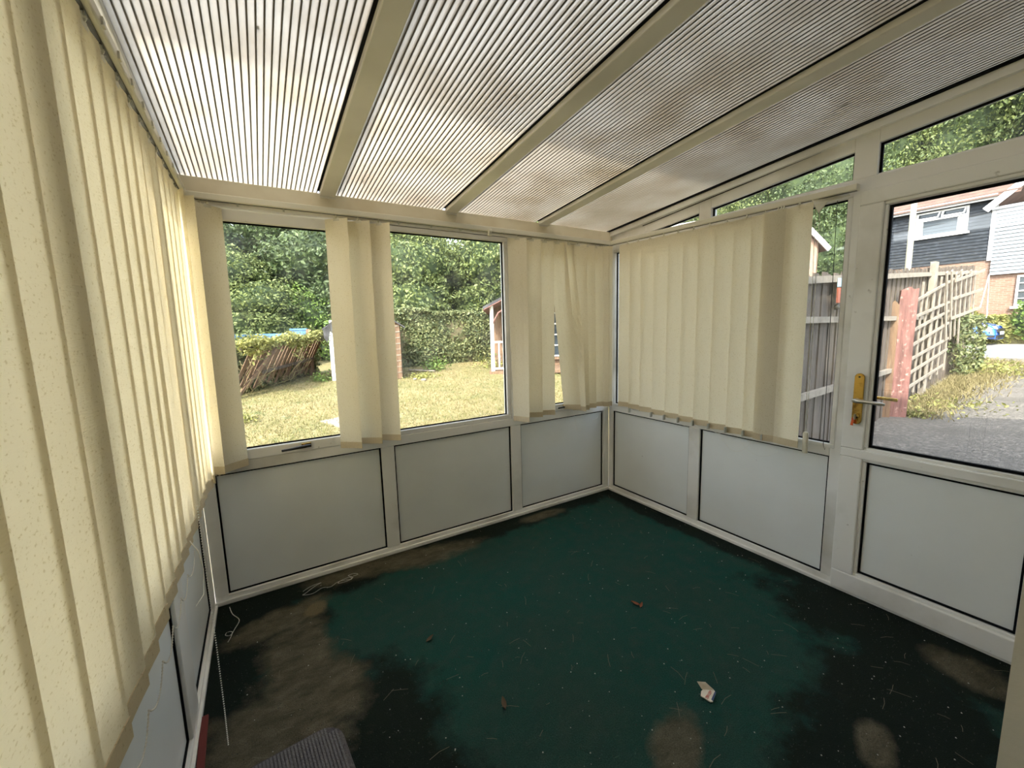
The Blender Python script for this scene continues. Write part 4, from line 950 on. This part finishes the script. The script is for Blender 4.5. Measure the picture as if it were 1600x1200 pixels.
# stray plank and rubble
o = obj('plank', MB().obox((1.15, 9.0, .30), (1.75, 8.55, .26), .10, .03), 'wood_lath'); tag(o, 'loose weathered plank on the ground right of the shed', 'plank')
for x, y, s, lb_ in ((.95, 7.2, .07, 'pale stone on the lawn in front of the shed'), (.83, 7.5, .05, 'small pale stone beside the shed corner')):
    mb = MB().ball((0, 0, 0), s, 7, 5); mb.v = [(a*(1+.2*math.sin(b_*40)), b_*.8, c_*.55) for a, b_, c_ in mb.v]; mb.v = [(a+x, b_+y, c_+zlawn(x, y)+s*.4) for a, b_, c_ in mb.v]
    o = obj('stone', mb, 'stone'); tag(o, lb_, 'stone')
o = obj('paving_slab', turn(MB().box(-.45, .45, -.28, .28, 0, .04), .35, Vector((-1.2, 4.2, zlawn(0, 4.2)-.005))), 'stone'); tag(o, 'worn paving slab half sunk in the lawn behind the blind slats', 'slab')

# summerhouse with veranda
sm = empty('summerhouse', (4.6, 8.2, .18), 'summerhouse with white veranda posts and railing under a dark pitched roof', 'summerhouse')
z0 = .18
for x, y in ((2.95, 7.33), (5.44, 5.85)): obj('post', B(x-.035, x+.035, y-.035, y+.035, z0-.05, z0+1.85), 'white_paint', sm)
dv = Vector((.86, -.51, 0)).normalized(); pv = Vector((-dv.y, dv.x, 0)); b0 = Vector((2.95, 7.33, z0))
def vp(s, t, h): return b0+dv*s+pv*t+Vector((0, 0, h))
for hh in (.85, .14): obj('handrail', MB().obox(vp(0, 0, hh), vp(1.25, 0, hh), .05, .045), 'white_paint', sm)
for k in range(7): obj('baluster', MB().obox(vp(.17+k*.165, 0, .14), vp(.17+k*.165, 0, .85), .038, .03, pv), 'white_paint', sm)
obj('deck', MB().obox(vp(-.1, .75, .03), vp(3.2, .75, .03), 1.7, .08), 'wood_brown', sm)
hw = MB(); 
hv = [vp(0, 1.45, 0), vp(3.1, 1.45, 0), vp(3.1, 1.45, 1.9), vp(1.55, 1.45, 2.55), vp(0, 1.45, 1.9)]; hb = [v+pv*2.2 for v in hv]
hw.add(hv+hb, [(0, 1, 2, 3, 4), (9, 8, 7, 6, 5)]+[(i, 5+i, 5+(i+1) % 5, (i+1) % 5) for i in range(5)]); obj('wall', hw, 'wood_brown', sm)
wd_ = obj('window', MB().obox(vp(.95, 1.40, .98), vp(2.60, 1.40, .98), .03, 1.30), 'dark_glass', sm)
for k in range(7): obj('glazing_bar', MB().obox(vp(.95+k*.275, 1.37, .33), vp(.95+k*.275, 1.37, 1.63), .035, .03, pv), 'white_paint', wd_)
for k in range(5): obj('glazing_bar', MB().obox(vp(.95, 1.37, .35+k*.32), vp(2.60, 1.37, .35+k*.32), .03, .035), 'white_paint', wd_)
obj('sill', MB().obox(vp(.85, 1.36, .28), vp(2.7, 1.36, .28), .06, .07), 'wood_brown', sm)
for sgn in (0, 1):
    a, b_ = ((-.22, 1.56), (3.32, 1.54))[sgn]
    q = [vp(a, -.18, 1.78), vp(b_, -.18, 2.66), vp(b_, 3.8, 2.66), vp(a, 3.8, 1.78)]
    obj('roof', MB().add(q+[v-Vector((0, 0, .07)) for v in q], [(0, 1, 2, 3), (7, 6, 5, 4), (0, 4, 5, 1), (1, 5, 6, 2), (2, 6, 7, 3), (3, 7, 4, 0)]), 'felt', sm)
    q = [v-Vector((0, 0, .075)) for v in q]
    obj('soffit', MB().add(q+[v-Vector((0, 0, .02)) for v in q], [(0, 1, 2, 3), (7, 6, 5, 4), (0, 4, 5, 1), (1, 5, 6, 2), (2, 6, 7, 3), (3, 7, 4, 0)]), 'wood_red', sm)
obj('bracket', MB().tube([vp(.03, 0, 1.35), vp(.18, 0, 1.62), vp(.45, 0, 1.80)], .025, 6), 'wood_red', sm)

# ------------------------------------------------------------------ drive side: board fence, trellis, red post, notice
def FY(x): return -.25+.1*(x-5)
FT = lambda x: 1.80+.076*(x-2)
bf = empty('fence', (6.5, -.2, 0), 'weathered grey board fence with pale rails running beside the driveway', 'fence')
x = .9; i = 0
while x < 13.2:
    wdt = .115+.02*((i*37) % 5)/5; t = FT(x)+.05*((i*53) % 7)/7-.03; b = zdrive(x)-.05
    y0 = FY(x+wdt/2) + (.012 if i % 2 else 0)
    obj('board', MB().obox((x, y0, (b+t)/2), (x+wdt-.006, y0+.1*wdt, (b+t)/2), .018, t-b), 'wood_grey', bf); x += wdt; i += 1
def fbar(x0, z0_, x1, z1_, off, wd, dp, name, m, par): return obj(name, MB().obox((x0, FY(x0)-off, z0_), (x1, FY(x1)-off, z1_), wd, dp), m, par)
fbar(.9, FT(.9)-.05, 13.2, FT(13.2)-.16, .035, .045, .065, 'top_rail', 'wood_lath', bf)
fbar(.9, 1.375, 13.2, 1.37, .035, .045, .06, 'rail', 'wood_lath', bf); fbar(.9, .66, 5.2, .64, .035, .045, .06, 'rail', 'wood_lath', bf)
for x in (1.1, 3.15, 5.2, 7.3, 9.4, 11.4, 13.1): obj('post', B(x-.04, x+.04, FY(x)+.02, FY(x)+.10, zdrive(x)-.1, FT(x)-.02), 'wood_grey', bf)
obj('post', B(7.35, 7.50, FY(7.4)-.1, FY(7.4)-.03, 0, FT(7.4)+.09), 'wood_lath', bf)
nb = empty('notice', (2.75, FY(2.75), 1.55), 'faded notice with pale blue top and orange red panel on the board fence', 'notice')
M['pale_blue'] = mat('pale_blue', (.30, .42, .50), .6); M['sign_red'] = mat('sign_red', (.42, .10, .05), .6)
fbar(2.58, 1.74, 3.05, 1.76, .068, .012, .085, 'blue_strip', 'pale_blue', nb); fbar(2.58, 1.615, 2.83, 1.62, .068, .014, .15, 'red_panel', 'sign_red', nb)
fy = FY(2.7)-.06
obj('black_mark', MB().tube([(2.64, fy-.02, 1.50), (2.64, fy+.02, 1.50)], .028, 10).box(2.69, 2.80, fy-.02, fy+.01, 1.475, 1.525), 'dark', nb)
tl = empty('trellis', (7.5, -.1, .1), 'grey wooden trellis panel sloping up behind the red post', 'trellis')
TRX = [5.57, 5.96, 6.38, 6.83, 7.32, 7.86, 8.45, 9.1]
for (x0_, za), (x1_, zb3) in [((5.4, 1.55), (10.6, 2.33)), ((5.3, 1.33), (10.2, 1.79)), ((5.3, 1.13), (9.2, 1.53)), ((5.3, .91), (9.1, 1.28)), ((5.3, .72), (9.3, .98)), ((5.3, .51), (9.1, .75)), ((5.3, .305), (8.9, .46))]: fbar(x0_, za, x1_, zb3, .13, .022, .040, 'rail', 'wood_lath', tl)
for k, x in enumerate(TRX):
    f = (x-5.6)/4.0
    obj('lath', MB().obox((x+.03*math.sin(k), FY(x)-.11, .16+.20*f), (x-.03*math.cos(k*2), FY(x)-.11, 1.62+.42*f+(.22 if k in (2, 5) else .04)), .055, .016, (0, 1, 0)), 'wood_lath', tl)
t2 = empty('trellis', (11.3, .3, .8), 'second trellis panel standing higher at the far end of the fence', 'trellis')
for k, ((xa, za), (xb, zb3)) in enumerate([((8.02, 2.16), (8.65, .96)), ((8.54, 2.22), (9.17, .94)), ((9.04, 2.20), (9.64, 1.0)), ((9.65, 2.30), (10.24, .82)), ((10.33, 2.28), (10.89, .88)), ((10.97, 2.38), (11.6, .80)), ((11.68, 2.40), (12.27, .83))]):
    obj('lath', MB().obox((xb, FY(xb)-.15, zb3), (xa, FY(xa)-.15, za), .085, .018, (0, 1, 0)), 'wood_lath', t2)
for za, zb3 in ((2.05, 2.52), (1.72, 2.05), (1.35, 1.60)): fbar(8.9, za, 13.2, zb3, .17, .022, .055, 'rail', 'wood_lath', t2)
obj('wire', MB().tube([(12.9, .35, 1.6), (13.4, .36, 2.4), (13.5, .33, 1.4), (13.0, .3, .9)], .012, 5), 'white_paint', t2)
A2 = Vector((math.cos(YAW+.5), -math.sin(YAW+.5), 0)); N2 = Vector((-A2.y, A2.x, 0))
def plank_post(name, c, wd, tops, z0_, th, m, label):
    c = Vector(c); pr2 = [(-wd/2, z0_), (wd/2, z0_)]+[(t_*wd, h_) for t_, h_ in tops]
    v = [c+A2*a-N2*th+Vector((0, 0, h_)) for a, h_ in pr2]+[c+A2*a+Vector((0, 0, h_)) for a, h_ in pr2]; n = len(pr2)
    o = obj(name, MB().add(v, [tuple(range(n)), tuple(reversed(range(n, 2*n)))]+[(i, n+i, n+(i+1) % n, (i+1) % n) for i in range(n)]), m, None, (c.x, c.y, z0_)); tag(o, label, 'post'); return o
plank_post('post', (5.36, -.32, 0), .21, [(.5, 1.0), (.52, 1.775), (.30, 1.76), (.1, 1.80), (-.35, 1.755), (-.5, 1.2)], -.06, .07, 'wood_red', 'peeling dull red wooden board post at the near end of the trellis')
plank_post('post', (5.22, -.22, 0), .13, [(.5, 1.55), (.1, 1.62), (-.4, 1.55)], -.06, .06, 'wood_brown', 'dark rotten board standing against the left edge of the red post')
iv = hedge('ivy', (10.2, .05), (12.0, .23), 1.15, .14, 2300, .045, 'ivy', 'green ivy climbing the far end of the trellis', 'plant', 'core', .12, .10)
for ch_ in list(iv.children):
    if ch_.name.startswith('inner'): bpy.data.objects.remove(ch_)
weed('weed', 6.6, -.38, -.02, .7, .13, 500, .03, 'goldleaf', 'yellow weeds along the foot of the trellis')
weed('weed', 11.8, -.05, .08, 1.1, .28, 900, .04, 'goldleaf', 'straw coloured weeds at the far end of the trellis')
weed('weed', 5.5, -.5, -.04, .15, .12, 160, .025, 'goldleaf', 'small weeds at the foot of the red post')
# pale pole
pl = obj('pole', MB().tube([(9.0, .70, .05), (9.0, .70, 3.2), (9.0, .70, 4.32)], [.055, .05, .045], 12), 'house_white', None, (9, .7, 0)); tag(pl, 'tall pale pole behind the board fence, in front of the black house', 'pole')
M['pole'] = mat('pole_paint', (.36, .345, .26), .7); pl.data.materials[0] = M['pole']

# ------------------------------------------------------------------ houses across the road
XH = 24.0
bh_ = empty('house', (XH, 5, .3), 'house with black boarding above brick and a wide white upper window', 'house')
obj('brick_wall', B(XH, XH+6, 2.24, 6.3, .3, 3.85), 'brick_y', bh_)
cl = MB(); z = 3.72
while z < 6.2:
    cl.prism([(XH-.045, z), (XH+.02, z), (XH+.02, z+.14), (XH-.012, z+.14)], 1, 2.36, 6.3); z += .135
o = obj('boards', cl, 'black_clad', bh_); tag(o, kind='stuff')
obj('upper_wall', B(XH, XH+6, 2.3, 6.3, 3.8, 6.35), 'black_clad', bh_)
obj('corner_strip', B(XH-.08, XH+.02, 2.22, 2.36, 3.68, 6.3), 'house_white', bh_)
obj('fascia', B(XH-.30, XH-.22, 2.2, 6.5, 6.12, 6.32), 'house_white', bh_); obj('gutter', MB().tube([(XH-.36, 2.2, 6.3), (XH-.36, 6.5, 6.3)], .06, 8), 'house_white', bh_)
rf = obj('roof', MB().prism([(XH-.4, 6.30), (XH+3.3, 9.0), (XH+7, 6.3), (XH+7, 6.2), (XH+3.3, 8.9), (XH-.4, 6.2)], 1, 1.6, 6.6), 'tiles', bh_)
tm = MB()
for k in range(16):
    u = k/16; px_, pz_ = XH-.4+3.7*u, 6.30+2.7*u; tm.prism([(px_-.02, pz_-.0), (px_+.235, pz_+.19), (px_+.235, pz_+.215), (px_-.02, pz_+.05)], 1, 1.6, 6.6)
o = obj('tile_rows', tm, 'tiles', rf); tag(o, kind='stuff')
def house_window(parent, y0, y1, za, zb4, bars=(), curtain=True, x=XH-.06, opens=()):
    wf_ = MB(); frame_rect(wf_, 1, x-.03, x+.06, y0, y1, za, zb4, .07)
    for b_ in bars: wf_.box(x-.03, x+.06, b_-.03, b_+.03, za, zb4)
    wf_.box(x-.10, x, y0-.08, y1+.08, za-.09, za)
    wq = obj('window', wf_, 'house_white', parent); obj('pane', B(x+.02, x+.03, y0+.05, y1-.05, za+.05, zb4-.05), 'dark_glass', wq)
    return wq
wq = house_window(bh_, 3.03, 4.70, 5.02, 6.10)
obj('transom', MB().box(XH-.10, XH-.02, 3.05, 4.68, 5.70, 5.77).box(XH-.1, XH-.02, 3.82, 3.88, 5.75, 6.08), 'house_white', wq)
obj('open_light', MB().obox((XH-.10, 3.12, 6.04), (XH-.10, 3.80, 6.04), .04, .05).obox((XH-.36, 3.12, 5.78), (XH-.36, 3.80, 5.78), .04, .05).obox((XH-.10, 3.12, 6.04), (XH-.36, 3.12, 5.78), .04, .04).obox((XH-.10, 3.80, 6.04), (XH-.36, 3.80, 5.78), .04, .04), 'house_white', wq)
obj('open_light', MB().obox((XH-.10, 3.92, 6.04), (XH-.10, 4.62, 6.04), .04, .05).obox((XH-.36, 3.92, 5.78), (XH-.36, 4.62, 5.78), .04, .05).obox((XH-.10, 3.92, 6.04), (XH-.36, 3.92, 5.78), .04, .04).obox((XH-.10, 4.62, 6.04), (XH-.36, 4.62, 5.78), .04, .04), 'house_white', wq)
obj('curtain', MB().box(XH-.075, XH-.052, 3.10, 3.35, 5.08, 5.70).box(XH-.075, XH-.052, 4.45, 4.62, 5.08, 5.70), 'curtain', wq)
wh_ = empty('house', (XH, 0, .3), 'house with white boarding above brick, right of the black one', 'house')
obj('brick_wall', B(XH, XH+6, -6.5, 2.24, .3, 3.2), 'brick_y', wh_)
cl = MB(); z = 3.08
while z < 5.75:
    cl.prism([(XH-.155, z), (XH-.0, z), (XH-.0, z+.13), (XH-.095, z+.13)], 1, -6.5, 2.22); z += .145
o = obj('boards', cl, 'white_clad', wh_); tag(o, kind='stuff')
obj('upper_wall', B(XH-.08, XH+6, -6.5, 2.2, 3.1, 5.75), 'white_clad', wh_)
obj('roof', MB().prism([(2.45, 5.72), (2.45, 5.85), (-2.2, 10.2), (-6.9, 5.85), (-6.9, 5.72), (-2.2, 10.05)], 0, XH-.35, XH+6.5), 'tiles', wh_)
obj('bargeboard', MB().obox((XH-.38, 2.50, 5.70), (XH-.38, -2.2, 10.1), .06, .24).obox((XH-.38, -2.2, 10.1), (XH-.38, -6.9, 5.7), .06, .24), 'house_white', wh_)
obj('gutter', MB().tube([(XH-.42, 2.3, 5.68), (XH-.42, -6.5, 5.68)], .06, 8), 'house_white', wh_)
wq = house_window(wh_, .2, 1.46, 1.75, 2.98, (.62, 1.04)); obj('glazing_bar', MB().box(XH-.1, XH-.03, .2, 1.46, 2.34, 2.39).box(XH-.1, XH-.03, .2, 1.46, 2.05, 2.08).box(XH-.1, XH-.03, .2, 1.46, 2.66, 2.69), 'house_white', wq)
house_window(wh_, .1, 1.20, 4.3, 5.35, (.6,), x=XH-.15)
hedge('hedge', (22.6, 3.6), (22.6, -3.0), 1.05, .9, 7000, .085, 'goldleaf', 'yellow green hedge in front of the brick houses', 'hedge', 'core_dry', .3, .25)
blobs_plant('shrub', (22.3, .75, .3), [(0, 0, .9, .55, .5, .75), (.2, -.5, .8, .5, .5, .6)], 1500, .08, 'bramble', 'bright shrub under the white house window', 'shrub')
blobs_plant('shrub', (22.7, 2.6, .3), [(0, 0, .7, .6, .6, .75)], 1200, .08, 'goldleaf', 'rounded bush behind the blue car', 'shrub')

# neighbouring house, brick with white bargeboards, seen beside and left of the right blind
nh = empty('house', (15.9, 9.5, .4), 'neighbouring brick house with white bargeboard seen beside the right blind', 'house')
A_, B_ = Vector((12.0, 11.5, .3)), Vector((19.9, 6.9, .3)); nd = (B_-A_).normalized(); nn_ = Vector((-nd.y, nd.x, 0)); LN = (B_-A_).length
def nv(s, t, h): return A_+nd*s+nn_*t+Vector((0, 0, h))
pts_ = [(0, 0), (LN, 0), (LN, 4.55), (LN-1.6, 6.05), (0, 5.0)]
v_ = [nv(s, 0, h) for s, h in pts_]+[nv(s, 7, h) for s, h in pts_]
obj('wall', MB().add(v_, [(0, 1, 2, 3, 4), (9, 8, 7, 6, 5)]+[(i, 5+i, 5+(i+1) % 5, (i+1) % 5) for i in range(5)]), 'brick_x', nh)
for a, b_, za in ((-.35, LN-1.6, 5.0), (LN+.35, LN-1.6, 4.28)):
    q = [nv(a, -.2, za+.06), nv(b_, -.2, 6.2), nv(b_, 7.2, 6.2), nv(a, 7.2, za+.06)]
    obj('roof', MB().add(q+[v-Vector((0, 0, .1)) for v in q], [(0, 1, 2, 3), (7, 6, 5, 4), (0, 4, 5, 1), (1, 5, 6, 2), (2, 6, 7, 3), (3, 7, 4, 0)]), 'tiles', nh)
    obj('bargeboard', MB().obox(nv(a, -.22, za), nv(b_, -.22, 6.12), .05, .22), 'house_white', nh)
nc = MB(); 
for k in range(14): nc.obox(nv(.0, -.02, 2.3+k*.15), nv(1.4, -.02, 2.3+k*.15), .04, .14)
o = obj('boards', nc, 'black_clad', nh); tag(o, kind='stuff')
wq = obj('window', MB().obox(nv(.15, -.06, 3.4), nv(.95, -.06, 3.4), .05, 1.1), 'house_white', nh); obj('pane', MB().obox(nv(.22, -.09, 3.4), nv(.88, -.09, 3.4), .02, .95), 'dark_glass', wq)

# ------------------------------------------------------------------ blue car, nose towards the right
car = empty('car', (21.3, 3.4, .30), 'blue hatchback car, its bonnet showing past the trellis', 'car')
CY, CX, CZ = 1.30, 21.3, .30
prof = [(0.03, .22, .52), (.0, .34, .60), (.02, .55, .66), (.10, .72, .70), (.30, .82, .76), (.75, .90, .80), (1.15, .96, .82), (1.75, 1.36, .66), (2.3, 1.46, .62), (3.0, 1.44, .62), (3.6, 1.30, .64), (3.95, .95, .78), (4.12, .80, .76), (4.15, .45, .72), (4.10, .24, .60)]
sec = MB(); vs = []
for y, ztop, hw_ in prof:
    zb5 = .20
    for sx_, z_ in ((-hw_*.96, zb5), (-hw_*1.06 if ztop < 1 else -.86, zb5+.25*(min(ztop, .9)-zb5)), (-hw_*1.04 if ztop < 1 else -.86, zb5+.6*(min(ztop, .9)-zb5)), (-hw_*.97 if ztop < 1 else -.80, min(ztop, .92)*.97), (-hw_*.80, ztop*.985), (-hw_*.35, ztop), (hw_*.35, ztop), (hw_*.80, ztop*.985),
                    (hw_*.97 if ztop < 1 else .80, min(ztop, .92)*.97), (hw_*1.04 if ztop < 1 else .86, zb5+.6*(min(ztop, .9)-zb5)), (hw_*1.06 if ztop < 1 else .86, zb5+.25*(min(ztop, .9)-zb5)), (hw_*.96, zb5)):
        vs.append((CX+sx_, CY+y, CZ+z_))
n12 = 12; fs = [(i*n12+j, i*n12+(j+1) % n12, (i+1)*n12+(j+1) % n12, (i+1)*n12+j) for i in range(len(prof)-1) for j in range(n12)]+[tuple(range(n12)), tuple(reversed(range((len(prof)-1)*n12, len(prof)*n12)))]
bo_ = obj('body', sec.add(vs, fs, True), 'car_blue', car)
ss = bo_.modifiers.new('smooth', 'SUBSURF'); ss.levels = 2; ss.render_levels = 2
obj('windscreen', MB().add([(CX-.66, CY+1.20, CZ+.98), (CX+.66, CY+1.20, CZ+.98), (CX+.55, CY+1.72, CZ+1.37), (CX-.55, CY+1.72, CZ+1.37)], [(0, 1, 2, 3)]), 'dark_glass', car)
for sg in (-1, 1):
    obj('side_window', MB().add([(CX+sg*.80, CY+1.45, CZ+.94), (CX+sg*.80, CY+3.5, CZ+.96), (CX+sg*.68, CY+3.2, CZ+1.34), (CX+sg*.68, CY+1.9, CZ+1.34)], [(0, 1, 2, 3)]), 'dark_glass', car)
    obj('headlamp', MB().add([(CX+sg*.40, CY-.0, CZ+.60), (CX+sg*.70, CY+.10, CZ+.62), (CX+sg*.79, CY+.42, CZ+.68), (CX+sg*.72, CY+.30, CZ+.76), (CX+sg*.42, CY+.06, CZ+.70)], [(0, 1, 2, 3, 4)]), 'headlamp', car)
    for wy in (.72, 3.38):
        wheel = obj('wheel', MB().tube([(CX+sg*.66, CY+wy, CZ+.29), (CX+sg*.86, CY+wy, CZ+.29)], .30, 20), 'tyre', car)
        obj('rim', MB().tube([(CX+sg*.85, CY+wy, CZ+.29), (CX+sg*.875, CY+wy, CZ+.29)], .19, 14), 'steel', wheel)
obj('grille', MB().box(CX-.42, CX+.42, CY-.03, CY+.05, CZ+.48, CZ+.62).box(CX-.55, CX+.55, CY-.035, CY+.05, CZ+.26, CZ+.37), 'dark', car)
obj('fog_recess', MB().box(CX-.82, CX-.66, CY+.02, CY+.35, CZ+.30, CZ+.38), 'dark', car)
obj('number_plate', B(CX-.26, CX+.26, CY-.05, CY-.03, CZ+.40, CZ+.51), 'house_white', car)
